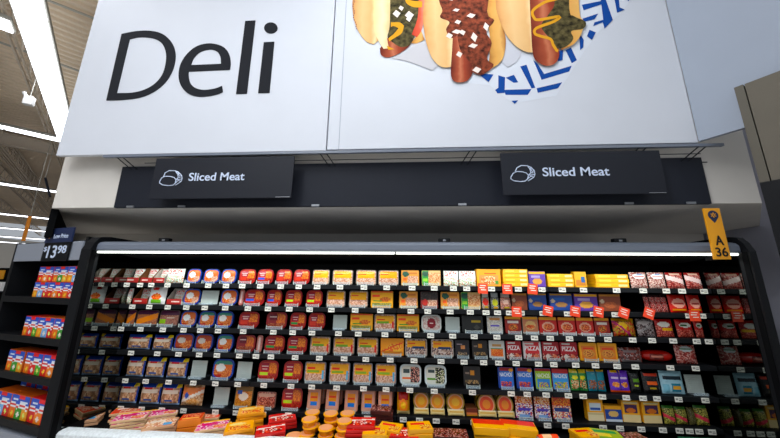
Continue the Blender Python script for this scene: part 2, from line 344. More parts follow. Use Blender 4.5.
def hung_sign(lab, x0, x1, y0, y1, ic, tx0, tx1, ty0, ty1):
    a = PY(x0, (y0+y1)/2, YS); b = PY(x1, (y0+y1)/2, YS); m = (x0+x1)/2
    zt = PY(m, y0, YS).z; zb = PY(m, y1, YS).z
    s = thing('hanging_sign', lab, 'sign', (0, YS, 0), 0, 'dark hanging signs')
    kid(link('sign_board', BX(a.x, b.x, -.006, .006, zb, zt, bev=.0015), M['navy2'], s), s)
    for fx in (.25, .75):
        x = a.x+(b.x-a.x)*fx; kid(link('spacer', bar(bmesh.new(), (x, .006, zt-.06), (x, .105, zt-.06), .008), M['ink'], s), s)
    kid(link('edge_strip', BX(b.x-.12, b.x-.01, -.009, -.006, zb+.004, zb+.008), M['alu'], s), s)
    def pt(p):
        q = PY(ic[0]+(p[0]-55)/5.2*ic[2], ic[1]+(p[1]-83)/5.2*ic[2], YS); return (q.x, -.008, q.z)
    kid(stroke('ham_emblem', [[pt(p) for p in l] for l in ICON], .0035, M['signw'], s), s)
    p0, p1 = PY(tx0, ty1, YS), PY(tx1, ty0, YS)
    kid(text('lettering', 'Sliced Meat', p1.x-p0.x, PY(tx0, ty0, YS).z-p0.z, M['signw'], s, (p0.x, -.008, p0.z), bold=.012), s)
hung_sign('dark hanging sign reading Sliced Meat, the left one under the Deli panel', 153.5, 293, 157.5, 198.5, (160.5, 171, 1), 189, 245.5, 173.3, 181.3)
hung_sign('dark hanging sign reading Sliced Meat, the right one near the yellow flag', 501.5, 663, 152, 194.5, (510.5, 166, 1.07), 542.5, 608, 168, 176.8)
# ---------------------------------------------------------------- refrigerated cases
XL, XM, XR = -2.517, -0.105, 2.29
SHZ = [1.591, 1.409, 1.224, 1.028, .802, .588]; YFR = [2.455, 2.48, 2.505, 2.54, 2.575, 2.59]
FRONT = [2.50, 2.53, 2.56, 2.595, 2.63, 2.645]
YB = 3.02
SHELF = {}
def make_case(x0, x1, lab, left, right):
    c = thing('refrigerated_case', lab, 'fridge', ((x0+x1)/2, 2.2, 0), 0, 'refrigerated display cases')
    cx = (x0+x1)/2
    def P(o): o.location.x -= 0; return kid(o, c)
    def L(name, bm, m):     # geometry given in world coordinates
        bmesh.ops.translate(bm, verts=bm.verts, vec=(-cx, -2.2, 0)); return kid(link(name, bm, m, c), c)
    L('back_panel', BX(x0, x1, YB, YB+.06, .1, 1.88), M['black2'])
    prof = [(2.2, 1.838), (2.195, 1.85), (2.197, 1.885), (2.215, 1.905), (2.25, 1.916), (3.08, 1.916), (3.08, 1.885), (2.30, 1.870), (2.27, 1.838)]
    L('hood', prism(bmesh.new(), prof, x0, x1, 'X'), M['grey'])
    L('hood_trim', prism(bmesh.new(), [(2.193, 1.835), (2.193, 1.843), (2.204, 1.843), (2.204, 1.835)], x0, x1, 'X'), M['alu'])
    L('lamp_tube', BX(x0+.005, x1-.005, 2.205, 2.23, 1.819, 1.834, bev=.004), M['tube'])
    L('canopy_liner', prism(bmesh.new(), [(2.27, 1.838), (2.30, 1.868), (YB, 1.868), (YB, 1.80), (2.62, 1.80), (2.50, 1.812)], x0, x1, 'X'), M['black2'])
    L('well', prism(bmesh.new(), [(2.255, .10), (2.255, .54), (2.275, .54), (2.285, .505), (2.90, .505), (YB, .56), (YB, .10)], x0, x1, 'X'), M['black2'])
    L('bumper', prism(bmesh.new(), [(2.204, .40), (2.200, .45), (2.200, .54), (2.212, .552), (2.235, .558), (2.275, .557), (2.275, .40)], x0+(.03 if left else 0), x1, 'X'), M['rim'])
    L('kick_plate', BX(x0, x1, 2.16, 2.2, 0, .40), M['alu'])
    for s, on in ((0, left), (1, right)):
        if not on: continue
        X = x0+.03 if s == 0 else x1; sg = -1 if s == 0 else 1
        pr = [(2.150, .0), (2.150, 1.84), (2.175, 1.90), (2.21, 1.945), (2.29, 1.96), (3.1, 1.96), (3.1, 0)]
        L('end_panel', prism(bmesh.new(), pr, X+sg*.006, X+sg*(.08 if s == 0 else .05), 'X'), M['black'])
        L('mirror_liner', prism(bmesh.new(), [(2.225, .57), (2.225, 1.83), (2.27, 1.83), (YB, 1.80), (YB, .57)], X, X+sg*.006, 'X'), M['mirror'])
        L('edge_cap', prism(bmesh.new(), [(2.163, .35), (2.163, 1.84), (2.2, 1.84), (2.2, .35)], X+sg*.004, X+sg*.03, 'X'), M['black2'])
    for half in (0, 1):
        a = x0+(x1-x0)/2*half; b = a+(x1-x0)/2
        for r, z in enumerate(SHZ):
            bm = bmesh.new(); YF = YFR[r]
            box(bm, a+.003, b-.003, YF+.012, 2.97, z-.016, z-.004)
            box(bm, a+.003, b-.003, YF, YF+.012, z-.036, z-.002, bev=.002)
            for q in (a+.05, b-.07): prism(bm, [(YF+.05, z-.018), (3.0, z-.018), (3.0, z-.075)], q, q+.01, 'X')
            o = L('shelf', bm, M['black']); SHELF[(round(a, 3), round(b, 3), r)] = (o, cx)
    lp = D.lights.new('case_lamp', 'AREA'); lp.shape = 'RECTANGLE'; lp.size = (x1-x0)-.1; lp.size_y = .03; lp.energy = CASE_W; lp.color = (.95, 1, .97)
    lo = D.objects.new('case_lamp', lp); COL.objects.link(lo); lo.location = (0, .055, 1.805); lo.rotation_euler = (math.radians(22), 0, 0); lo.parent = c
    return c

make_case(XL, XM, 'left half of the long black refrigerated case, ending beside the angled shelf unit', True, False)
make_case(XM, XR, 'right half of the long black refrigerated case, ending under the yellow flag', False, True)
def shelf_of(r, x):
    for (a, b, q), v in SHELF.items():
        if q == r and a <= x <= b: return v
    return SHELF[(round(XL, 3), round((XL+XM)/2, 3), r)] if x < XL else SHELF[(round((XM+XR)/2, 3), round(XR, 3), r)]
TAGM = None
def shelf_part(r, x, name, me, z, y):
    o, cx = shelf_of(r, x); t = D.objects.new(name, me); COL.objects.link(t); t.parent = o; t.location = (x-cx, y-2.2, z); return t
bm = BX(-.026, .026, -.0025, 0, -.034, 0); box(bm, -.022, -.004, -.0032, -.0025, -.022, -.008, mi=1); box(bm, .0, .022, -.0032, -.0025, -.012, -.008, mi=1); box(bm, .0, .022, -.0032, -.0025, -.026, -.017, mi=1)
o = link('price_tag', bm, [M['tag'], M['tagk']]); TAG_ME = o.data; D.objects.remove(o)
bm = BX(-.05, .05, -.002, 0, 0, .020)
box(bm, -.05, -.046, -.003, .001, 0, .030, mi=1); box(bm, .046, .05, -.003, .001, 0, .030, mi=1); box(bm, -.05, .05, -.003, .001, .020, .022, mi=1); box(bm, -.05, .05, 0, .04, 0, .001)
o = link('front_stop', bm, [M['clear'], M['plate']]); STOP_ME = o.data; D.objects.remove(o)

# ---------------------------------------------------------------- packages
def hexs(c):            # ink colours, slightly richer than the swatches
    v = [int(c[i:i+2], 16)/255 for i in (0, 2, 4)]; g = .3*v[0]+.59*v[1]+.11*v[2]
    return lin([min(1, max(0, g+(x-g)*1.22))**1.12 for x in v])
def sample(artl, u, v, rnd):
    c = 'ffffff'
    for a in artl:
        k = a[0]
        if k == 'R':
            if a[1] <= u <= a[3] and a[2] <= v <= a[4]: c = a[5]
        elif k == 'E':
            if ((u-a[1])/a[3])**2+((v-a[2])/a[4])**2 <= 1: c = a[5]
        elif k == 'M':      # mottled food seen through the film
            if a[1] <= u <= a[3] and a[2] <= v <= a[4]: c = rnd.choice(a[5])
        elif k == 'N':
            if ((u-a[1])/a[3])**2+((v-a[2])/a[4])**2 <= 1: c = rnd.choice(a[5])
        elif k == 'D':      # diagonal band
            if abs((v-a[1])-a[2]*(u-.5)) <= a[3]: c = a[4]
        elif k == 'W':      # wavy band
            if abs(v-a[1]-a[2]*math.sin(u*a[3])) <= a[4]: c = a[5]
    return hexs(c)
def rr(u, v, r, asp):       # inside rounded rectangle?
    x, y = abs(u-.5)*asp, abs(v-.5); dx, dy = x-(asp/2-r), y-(.5-r)
    return not (dx > 0 and dy > 0 and dx*dx+dy*dy > r*r)
def colour_faces(bm, fn):
    lay = bm.loops.layers.float_color.new('Col')
    for f in bm.faces:
        c = (*fn(f), 1)
        for l in f.loops: l[lay] = c
def front_grid(w, h, artl, rc=0, bulge=0, N=18, y0=0, seed=1, ruff=0):
    rnd = random.Random(seed); bm = bmesh.new(); nu = N; nv = max(8, int(N*h/w*1.0)); V = []
    r = rc
    def warp(u, v):         # squeeze the square onto a rounded rectangle
        if not r: return u, v
        yy = abs(v-.5)*h; R = r; e = yy-(h/2-R)
        ins = 0 if e <= 0 else R-math.sqrt(max(0, R*R-e*e))
        ww = (w-2*ins)/w; return .5+(u-.5)*ww, v
    for j in range(nv+1):
        for i in range(nu+1):
            u, v = i/nu, j/nv; b = bulge*(1-(2*u-1)**4)*(1-(2*v-1)**4)
            if ruff: b += rnd.uniform(-ruff, ruff)*(0 < i < nu)*(0 < j < nv)
            uu, vv = warp(u, v); V.append(bm.verts.new(((uu-.5)*w, y0-b, vv*h)))
    for j in range(nv):
        for i in range(nu):
            k = j*(nu+1)+i; bm.faces.new((V[k], V[k+1], V[k+nu+2], V[k+nu+1]))
    rnd = random.Random(seed)
    colour_faces(bm, lambda f: sample(artl, (sum(v.co.x for v in f.verts)/4)/w+.5, (sum(v.co.z for v in f.verts)/4)/h, rnd))
    return bm
def plain(bm, c):
    col = hexs(c); colour_faces(bm, lambda f: col); return bm
def rrect(w, h, r, n=4):
    out = []
    for cx, cz, a0 in ((w/2-r, h-r, 0), (-w/2+r, h-r, 90), (-w/2+r, r, 180), (w/2-r, r, 270)):
        for i in range(n+1):
            a = math.radians(a0+90*i/n); out.append((cx+r*math.cos(a), cz+r*math.sin(a)))
    return out
def tray_bm(w, h, d, r, col, lip=.006):
    bm = bmesh.new(); rings = []
    for y, ins in ((0, 0), (lip*.8, 0), (lip, .007), (d*.8, .014), (d, .026)):
        rings.append([bm.verts.new((x*(w-2*ins)/w, y, h/2+(z-h/2)*(h-2*ins)/h)) for x, z in rrect(w, h, r)])
    for a, b in zip(rings, rings[1:]):
        for i in range(len(a)): bm.faces.new((a[i], a[(i+1) % len(a)], b[(i+1) % len(a)], b[i]))
    bm.faces.new(rings[0]); bm.faces.new(rings[-1][::-1])
    bmesh.ops.recalc_face_normals(bm, faces=bm.faces)
    return plain(bm, col)
def nolink_join(name, bms, m, parent=None):
    bm = bmesh.new()
    lay = bm.loops.layers.float_color.new('Col')
    for b in bms:
        me = D.meshes.new('t'); b.to_mesh(me); b.free(); bm.from_mesh(me); D.meshes.remove(me)
    return link(name, bm, m, parent)
def build(t, w, h):
    """build the package of type t at width w and height h; origin at the bottom of its front"""
    k = t['k']; a = t.get('art', []); d = t.get('d', .07); seed = hash(t['name']) % 7 if False else len(t['desc'])
    r = thing(t['name'], None, None) if k in ('tub', 'pack', 'round', 'kit', 'chub', 'carton', 'plate', 'carded') else None
    if k == 'tub':
        rc = t.get('rc', .036)
        kid(link('tray', tray_bm(w, h, d, rc, t['col']), M['print'], r), r)
        kid(link('lid', mv(front_grid(w*.85, h*.84, a, rc*.85, .004, 20, -.002, seed), 0, 0, h*.08), M['print'], r, True), r)
    elif k == 'pack':       # clear vacuum tray with printed label above the food
        kid(link('tray', tray_bm(w, h, d, .014, t['col']), M['print'], r), r)
        kid(link('film_label', mv(front_grid(w*.93, h*.93, a, .012, .006, 20, -.001, seed, .0006), 0, 0, h*.035), M['print'], r, True), r)
    elif k == 'kit':        # box-like tray with printed front card
        kid(link('tray', tray_bm(w, h, d, .006, t['col']), M['print'], r), r)
        kid(link('front_card', mv(front_grid(w*.97, h*.97, a, .004, .002, 20, -.001, seed), 0, 0, h*.015), M['card'], r), r)
    elif k == 'round':      # sliced bologna pack, round with a square base card
        bm = bmesh.new(); rad = min(w*.60, h*.47)
        bmesh.ops.create_cone(bm, segments=24, radius1=rad, radius2=rad*.96, depth=d, cap_ends=True, matrix=Matrix.Translation((0, d/2, h-rad)) @ Matrix.Rotation(math.pi/2, 4, 'X'))
        kid(link('casing', plain(bm, t['col']), M['print'], r), r)
        g = bmesh.new(); rn = random.Random(3)
        for q, (ra, c) in enumerate(((.97, t['col']), (.84, 'e8b593'), (.72, 'f0a21c'), (.42, 'f6c23a'))):
            vs = [g.verts.new((rad*ra*math.cos(i*math.pi/12), -.001-q*.0008, h-rad+rad*ra*math.sin(i*math.pi/12))) for i in range(24)]; g.faces.new(vs)
        cs = [t['col'], t.get('c1', 'e8b593'), t.get('c2', 'f0a21c'), t.get('c3', 'f6c23a')]
        g.faces.ensure_lookup_table(); lay = g.loops.layers.float_color.new('Col')
        for q, f in enumerate(g.faces):
            for l in f.loops: l[lay] = (*hexs(cs[q]), 1)
        kid(link('front_label', g, M['print'], r), r)
        kid(link('base_card', front_grid(w*1.04, h*.27, [('R', 0, 0, 1, 1, 'ecd9a0'), ('R', .1, .55, .9, .8, 'd9b35c'), ('R', 0, .9, 1, 1, 'f3ead0')], 0, .012, 12, -.006, 2), M['card'], r), r)
    elif k == 'box':
        bm = BX(-w/2, w/2, 0, d, 0, h, bev=.003); bms = [plain(bm, t['col']), front_grid(w*.97, h*.97, a, 0, 0, 22, -.0006, seed)]
        if 'side' in t: pass
        o = nolink_join(t['name'], bms, M['card']); return o
    elif k == 'pouch':
        g = front_grid(w, h, a, 0, d/2, 20, 0, seed, .0025)
        b = front_grid(w, h, [('R', 0, 0, 1, 1, t['col'])], 0, -d/2, 6, .0004, seed)
        o = nolink_join(t['name'], [mv(g, 0, d/2, 0), mv(b, 0, d/2, 0)], M['print']); 
        for p in o.data.polygons: p.use_smooth = True
        return o
    elif k == 'plate':
        bm = BX(-w/2, w/2, 0, .004, .006, h, bev=.0015)
        for i in range(7): box(bm, -w*.36, w*.36, -.003, 0, h*(.2+.1*i), h*(.2+.1*i)+.005)
        kid(link('pusher_plate', bm, M['plate'], r), r)
        bm = BX(-w*.42, w*.42, -.04, .10, 0, .006); box(bm, -w*.42, w*.42, -.042, -.039, 0, .018)
        kid(link('slide_base', bm, M['clear'], r), r)
    elif k == 'chub':
        bm = bmesh.new(); rows_ = []
        for i in range(13):
            s = -1+2*i/12; rad = h/2*max(.18, (1-abs(s)**3.2)**.5)
            rows_.append([bm.verts.new((s*w/2, d/2+math.cos(j*math.pi/8)*rad*d/h, h/2+math.sin(j*math.pi/8)*rad)) for j in range(16)])
        for p, q in zip(rows_, rows_[1:]):
            for j in range(16): bm.faces.new((p[j], p[(j+1) % 16], q[(j+1) % 16], q[j]))
        bm.faces.new(rows_[0]); bm.faces.new(rows_[-1][::-1])
        kid(link('casing', plain(bm, t['col']), M['print'], r, True), r)
        kid(link('label', mv(front_grid(w*.42, h*.62, a, .01, .012, 14, 0, 2), -w*.08, .004, h*.14), M['print'], r), r)
    elif k == 'carton':     # open cardboard display tray with raised side flaps
        bm = bmesh.new(); t0 = .003
        prism(bm, [(0, 0), (d, 0), (d, h), (d*.55, h), (0, h*.34)], -w/2, -w/2+t0, 'X'); prism(bm, [(0, 0), (d, 0), (d, h), (d*.55, h), (0, h*.34)], w/2-t0, w/2, 'X')
        box(bm, -w/2, w/2, d-t0, d, 0, h); box(bm, -w/2, w/2, 0, d, 0, t0)
        kid(link('tray', plain(bm, t['col']), M['card'], r), r)
        kid(link('front_wall', mv(front_grid(w, h*.34, a, 0, .001, 16, -.001, 2), 0, 0, 0), M['card'], r), r)
    elif k == 'carded':     # small bag hanging below a header card
        kid(link('bag', front_grid(w, h*.72, a, .01, .012, 12, 0, seed, .001), M['print'], r, True), r)
        kid(link('header_card', mv(BXc(-w*.42, w*.42, 0, .002, 0, h*.26, t['col']), 0, 0, h*.72), M['card'], r), r)
    return r
def mv(bm, x, y, z): bmesh.ops.translate(bm, verts=bm.verts, vec=(x, y, z)); return bm
def BXc(x0, x1, y0, y1, z0, z1, c): return plain(BX(x0, x1, y0, y1, z0, z1), c)
T = {}
def ty(key, k, name, desc, cat, col, art, **kw): T[key] = dict(k=k, name=name, desc=desc, cat=cat, col=col, art=art, **kw)
MEATO = ['c9703a', 'd88a4a', 'b85a30', 'e0a060']; MEATP = ['e0b8a0', 'd0a088', 'ecd0be', 'c08c72']; MEATR = ['8e2f28', '6e2320', 'a84a3e', '57191a']
BRN = ['a3715a', '8d5a45', 'bd8f78', 'c9a290']; DK = ['2a2422', '3a2f2c', '4a3b35', '1e1a19']
def bluetub(top, sw): return [('R',0,0,1,1,'d4793a'), ('M',.0,.0,1,.55,MEATO), ('R',0,.78,1,1,top), ('M',.55,.1,.95,.5,sw), ('E',.36,.58,.27,.24,'f2f2ee'), ('R',.2,.56,.5,.6,'3f6db0'), ('R',0,0,.45,.16,'b8391f')]
ty('bo','tub','lunch_meat_tub','blue-rimmed meat tub with orange label and white oval','tub','1e4aa0', bluetub('d4793a', MEATP))
ty('bg','tub','lunch_meat_tub','blue-rimmed meat tub with green-topped label and white oval','tub','1e4aa0', bluetub('4f9a8a', MEATO))
ty('bd','tub','lunch_meat_tub','blue-rimmed meat tub with dark rust-orange label','tub','24428c', [('R',0,0,1,1,'b0502a'),('M',.3,0,1,.6,MEATO),('E',.36,.6,.26,.2,'d9cfc4'),('R',0,0,.5,.14,'7c2418')])
def redtub(st): return [('R',0,0,1,1,'c8452a'),('M',.5,.3,1,.95,['e89a3a','d9822c','c86a30']),('M',.45,0,1,.35,['a8301f','c04a2a','8a2018']),('R',.05,.45,.55,.92,'9c2438'),('R',.12,.7,.48,.78,'e9c9c4'),('R',.14,.55,.46,.62,'e0b4ae'),('R',0,0,.5,.18,'a81e1c')]+([('R',.02,.24,.52,.4,st)] if st else [])
ty('rn','tub','lunch_meat_tub','red-rimmed meat tub with maroon square','tub','9e1c1a', redtub(None))
ty('rb','tub','lunch_meat_tub','red-rimmed meat tub with blue stripe','tub','9e1c1a', redtub('3a66c8'))
ty('rl','tub','lunch_meat_tub','red-rimmed meat tub with lime stripe','tub','9e1c1a', redtub('c3e03a'))
ty('rg','tub','lunch_meat_tub','red-rimmed meat tub with green stripe','tub','9e1c1a', redtub('3f9a58'))
ty('rm','tub','lunch_meat_tub','red-rimmed meat tub with dull maroon label','tub','8c1f24', [('R',0,0,1,1,'8e3034'),('M',.5,.3,1,1,['d98a3a','c4603a']),('R',.08,.5,.55,.9,'6e1c2c'),('R',.1,.68,.5,.76,'e0c0bc'),('M',0,0,1,.28,['8c4030','b06a48'])])
def ylab(sw, lo): return [('M',0,0,1,1,MEATP),('R',.04,.44,.96,.96,'f6ba06'),('R',.12,.66,.5,.74,'d9481c'),('R',.1,.46,.7,.56,sw)]+([('R',.86,.1,.97,.6,lo)] if lo else [])
ty('yp','pack','meat_pack','clear meat pack with yellow top label','pack','8f877f', ylab('f2b01c', None))
ty('yg','pack','meat_pack','clear meat pack with yellow label and green stripe','pack','8f877f', ylab('7fa83a', 'd6483a'))
ty('yb','pack','meat_pack','clear meat pack with yellow label and blue edge','pack','87909a', ylab('9ab83a', '6fb8d8'))
ty('yk','pack','meat_pack','clear meat pack with yellow label and dark picture','pack','b9b0a8', [('M',0,0,1,1,['c9b0a0','9a7a70','6a5a60','e0d0c8']),('R',.05,.5,.95,.9,'f0b41c'),('R',.3,.42,.9,.56,'2a4468'),('R',.1,.68,.45,.76,'e05a1c')])
ty('yf','kit','meat_box','full yellow meat box with food picture','box','f0b010', [('R',0,0,1,1,'f6ba0a'),('R',0,.9,1,1,'d9481c'),('R',.06,.66,.4,.78,'e4571c'),('N',.65,.5,.25,.14,['d98a3a','c46a28']),('R',.08,.36,.5,.42,'5f9a3a'),('M',.04,.04,.96,.26,['b8a860','9aa058','8a8a50'])])
ty('yo','kit','meat_box','orange-yellow meat box with cheese-coloured picture','box','e89a1a', [('R',0,0,1,1,'f0a81c'),('N',.6,.45,.35,.25,['e07a1c','f0c050']),('D',.5,.6,.05,'d95a1c'),('R',.04,.04,.96,.2,'c9882a')])
def emb(e, lo): return [('R',0,0,1,1,'e2a44a'),('R',0,0,1,.12,'d9d0b0'),('M',.35,.12,.95,.6,lo),('E',.24,.76,.2,.18,e),('R',.45,.72,.9,.86,'c9842a'),('R',.08,.3,.32,.5,'e8702a')]
ty('eg','kit','meat_box','tan meat box with dark green round emblem','box','d9a050', emb('1d5a48', MEATP))
ty('eG','kit','meat_box','tan and green meat box with round emblem','box','cfae70', [('R',0,0,1,1,'dfc08a'),('R',0,0,.34,1,'3f9a4a'),('E',.2,.78,.2,.17,'1d5a48'),('R',.05,.25,.32,.45,'9fd04a'),('M',.36,.2,.98,.9,['e8c8a0','d9a070','c98858'])])
ty('dr','kit','meat_box','dark red meat box with brown picture','box','5a2420', [('R',0,0,1,1,'7a2a26'),('M',0,.5,1,1,DK),('M',.4,.1,.95,.5,MEATP),('E',.25,.35,.18,.18,'b83a30')])
ty('wp','pouch','white_pouch','white pouch of sliced chicken with green flecks','pouch','e8e8e4', [('R',0,0,1,1,'ecece8'),('M',0,0,1,.5,['e9e9e4','9fc090','d98a6a','ffffff','c9d9c0']),('M',.1,.6,.9,.95,['f4f4f0','d9483a','f4f4f0'])],d=.03)
ty('wo','pouch','white_pouch','large white pouch with orange and green print','pouch','f0f0ee', [('R',0,0,1,1,'f0f0ee'),('N',.5,.4,.3,.18,['e8702a','d95a2a','f0a050']),('R',.2,.06,.8,.24,'7fb83a'),('E',.42,.82,.2,.07,'b8302a')],d=.035)
ty('ct','carton','display_carton','red-fronted open cardboard tray','carton','8a5f3c', [('R',0,0,1,1,'a32a26'),('R',.1,.35,.6,.6,'e9dcd4')], d=.12)
ty('cw','carton','display_carton','red-fronted cardboard tray with white sides','carton','dcd4cc', [('R',0,0,1,1,'a32a26'),('R',.3,.35,.9,.6,'f2e6dc')], d=.12)
ty('lb','pack','meat_pack','dark clear pack with purple top and orange slices','pack','5a4a48', [('M',0,0,1,1,['c98a5a','b87a58','a06a50']),('R',0,.74,1,1,'5a2a48'),('D',.42,.5,.2,'f09a2a'),('R',0,0,1,.1,'9a9a98')])
ty('ll','pack','meat_pack','dark clear pack with purple top and lime corner','pack','5a4a48', [('M',0,0,1,1,['b88a78','a87a6a','98685a']),('R',0,.74,1,1,'5a2a48'),('R',.0,.16,.34,.44,'a8d03a'),('R',.4,.5,.8,.6,'d9c8b8'),('R',0,0,1,.1,'9a9a98')])
ty('bm','pouch','sliced_meat_bag','blue bag of sliced meat with red oval','bag','1c3f8e', [('R',0,0,1,1,'274c9a'),('M',.06,.05,.94,.8,['b08a6c','cfa888','98765c','dcc4a8']),('R',.08,.56,.92,.7,'dcd0c0'),('E',.45,.78,.2,.07,'b8302e'),('R',.78,.84,1,.98,'e8d02a'),('R',.3,.2,.7,.28,'3f5f98'),('R',0,0,1,.06,'a9c0dc')],d=.06)
ty('ob','pouch','sliced_meat_bag','tan bag of sliced meat with orange curved band','bag','b08868', [('M',0,0,1,1,['c9a07a','b88a68','dcc0a0']),('R',0,.55,1,.9,'d98a52'),('D',.45,.5,.08,'e8e0d4'),('E',.3,.5,.12,.14,'2a5aa8'),('N',.6,.2,.3,.14,['e8c08a','d9a060'])],d=.06)
ty('cl','pack','meat_pack','clear pack with blue seal and orange slices','pack','8a7a5a', [('M',0,0,1,1,['d9a04a','c98a3a','b87838']),('E',.5,.5,.3,.2,'ece4d8'),('R',0,.75,1,1,'8a7038'),('R',.1,.6,.4,.8,'2a5aa8')])
ty('pk','pack','meat_pack','clear tray of dark pink ham','pack','8a6a60', [('M',0,0,1,1,['a85a4a','7a3a34','c98a78']),('R',.05,.72,.95,.96,'c9a898')])
ty('sd','pack','meat_pack','narrow pink pack seen edge on','pack','c98a80', [('M',0,0,1,1,['d9a098','b86a60']),('R',.3,.1,.7,.9,'e6cfc8')],d=.05)
ty('tl','tub','meat_tub','tall pink tub with blue and yellow label','tub','e0a890', [('R',0,0,1,1,'e8b8a4'),('R',.15,.34,.85,.86,'f0a81c'),('R',.2,.55,.8,.66,'e05a1c'),('R',.2,.14,.8,.36,'2f86d0')],d=.12,rc=.014)
ty('yr','pouch','meat_bag','yellow and red upright sausage bag','bag','c8941c', [('R',0,0,1,1,'d9a01c'),('R',.1,.6,.9,1,'a8201c'),('E',.5,.36,.34,.28,'f0963a'),('E',.5,.38,.2,.14,'f6c83a'),('R',0,0,1,.14,'ecd9a0')],d=.06)
ty('ro','round','bologna_pack','round yellow bologna pack','pack','a8901c', [],d=.05)
ty('rp','round','bologna_pack','round yellow pack with pink centre','pack','a8901c', [],d=.05,c2='e86a3a',c3='f0a23a')
ty('wc','tub','snack_tub','white two-part tub with orange and dark snacks','tub','dfe8ea', [('R',0,0,1,1,'e6e6dc'),('M',.52,.05,.98,.95,['2a2a2a','b87a70','e0b0a0','3a3034']),('R',.05,.22,.5,.36,'e07a2a'),('R',.1,.6,.45,.8,'4a5a5a')])
ty('wk','tub','snack_tub','white two-part tub with green stripe','tub','dfe8ea', [('R',0,0,1,1,'e6e6dc'),('M',.52,.05,.98,.95,['3a3a34','e8e4d0','9aa070','2a2a2a']),('R',.05,.26,.5,.38,'6a9a3a'),('R',.1,.62,.45,.8,'4a5a5a')])
ty('wr','tub','snack_tub','white tub with round maroon label','tub','dde0dc', [('M',0,0,1,1,['e8e0d8','c9a8a0','d9c8c0']),('E',.5,.5,.27,.36,'8c2a34'),('R',.38,.46,.62,.54,'e8d0cc')])
ty('db','kit','snack_box','black snack box with small yellow lettering','box','1a1c1e', [('R',0,0,1,1,'1e2122'),('R',.45,.6,.9,.76,'b8a02a'),('E',.7,.3,.14,.14,'4a4a46')])
ty('dp','kit','snack_box','black snack tray with tan cheese pieces','box','1e1a22', [('R',0,0,1,1,'231f28'),('R',.1,.72,.5,.8,'b8a8b0'),('M',.42,.5,.7,.68,['c98a5a','d9a06a']),('M',.15,.12,.85,.3,['c9b08a','7a6a60','2a2424'])])
ty('dq','kit','snack_box','black snack tray with single gold square','box','1e1a1a', [('R',0,0,1,1,'201c1c'),('R',.42,.58,.66,.8,'c9902a'),('R',.12,.62,.34,.7,'8a7a70'),('M',.1,.12,.9,.34,['b8986a','7a6a50','3a3028'])])
ty('pw','kit','snack_box','white snack kit with purple band','box','b8c4cc', [('M',0,0,1,1,['d9d4c8','c9c4bc','e8e4dc']),('R',.15,.74,.85,.9,'d9a060'),('R',.2,.36,.8,.5,'6a5ab8')])
ty('wf','kit','snack_box','white snack kit with orange picture','box','c8ccd0', [('R',0,0,1,1,'dcdcd8'),('M',.1,.1,.9,.5,['e07a2a','d9602a','f0a050']),('R',.2,.66,.8,.8,'c9a06a'),('R',.1,.5,.9,.58,'3a9a6a')])
ty('ry','kit','snack_kit','dark red snack kit with yellow top','kit','7a1f1c', [('R',0,0,1,1,'96302a'),('R',0,.84,1,1,'f0b41c'),('R',.15,.6,.85,.76,'e8e0d8'),('E',.5,.36,.32,.22,'c9622e'),('N',.5,.36,.22,.15,['7a2a1c','d99a4a'])])
ty('ro2','kit','snack_kit','clear-edged snack kit with sandwich picture','kit','b8b0a8', [('R',0,0,1,1,'c98a6a'),('R',0,.86,1,1,'f0b41c'),('E',.5,.5,.34,.26,'e0c08a'),('N',.5,.42,.28,.12,['b84a2a','e08a4a']),('R',0,0,1,.1,'d9d4cc')])
ty('rz','kit','snack_kit','bright red snack kit with round food picture','kit','b0241e', [('R',0,0,1,1,'c02c22'),('R',0,.84,1,1,'f0b41c'),('E',.5,.44,.36,.28,'e6b8a4'),('N',.5,.42,.28,.2,['b0402a','e09a5a','d8704a']),('R',0,0,1,.08,'dcd4cc')])
def pz(bg): return [('R',0,0,1,1,bg),('M',0,0,1,.34,['8a1c22','c04030','e0c8b8','6a1420']),('E',.3,.2,.14,.1,'e8dcd4'),('E',.7,.2,.14,.1,'d98a6a'),('R',.1,.86,.6,.95,'e8e0dc')]
ty('pz','kit','pizza_kit','red pizza snack kit lettered PIZZA','kit','9c1c2a', pz('a8202e'), word='PIZZA', wc='f4ecec')
ty('pv','kit','pizza_kit','white-edged pizza snack kit lettered PIZZA','kit','dcd4d4', pz('c83a40')+[('R',0,0,.08,1,'e8e0e0'),('R',.92,0,1,1,'e8e0e0')], word='PIZZA', wc='fdf6f6')
ty('nb','kit','nacho_kit','blue nacho snack kit with red top','kit','2a5ab0', [('R',0,0,1,1,'3a7ac8'),('R',0,.84,1,1,'9c1c2a'),('E',.85,.88,.14,.1,'e8b02a'),('M',.15,.08,.85,.34,['e07a2a','2a4a98','b8382a']),('R',0,0,.1,1,'2f4a90')], word='NACHOS', wc='e9f2fa')
ty('ng','kit','nacho_kit','lime and blue nacho snack kit','kit','2a6ab0', [('R',0,0,1,1,'a9c83a'),('R',.1,.1,.9,.5,'3a8ac8'),('R',0,.86,1,1,'9c1c2a'),('M',.2,.08,.8,.34,['e0a02a','2a5aa8','c8d04a'])], word='NACHOS', wc='f2f8e2')
ty('nr','kit','nacho_kit','red and sky-blue nacho snack kit','kit','8c1c2a', [('R',0,0,1,1,'4aa0d8'),('R',0,.8,1,1,'b82a30'),('M',.1,.06,.9,.36,['e8c03a','3a6ac8','8ab83a'])], word='NACHOS', wc='f2f6f8')
ty('ch','kit','snack_kit','yellow-bordered orange chicken kit','kit','f0b41c', [('R',0,0,1,1,'f2b41c'),('R',.1,.1,.9,.84,'e08a34'),('E',.5,.4,.34,.24,'d9a050'),('N',.5,.4,.26,.18,['b8602a','e8b060']),('R',.2,.62,.8,.76,'d9481c')])
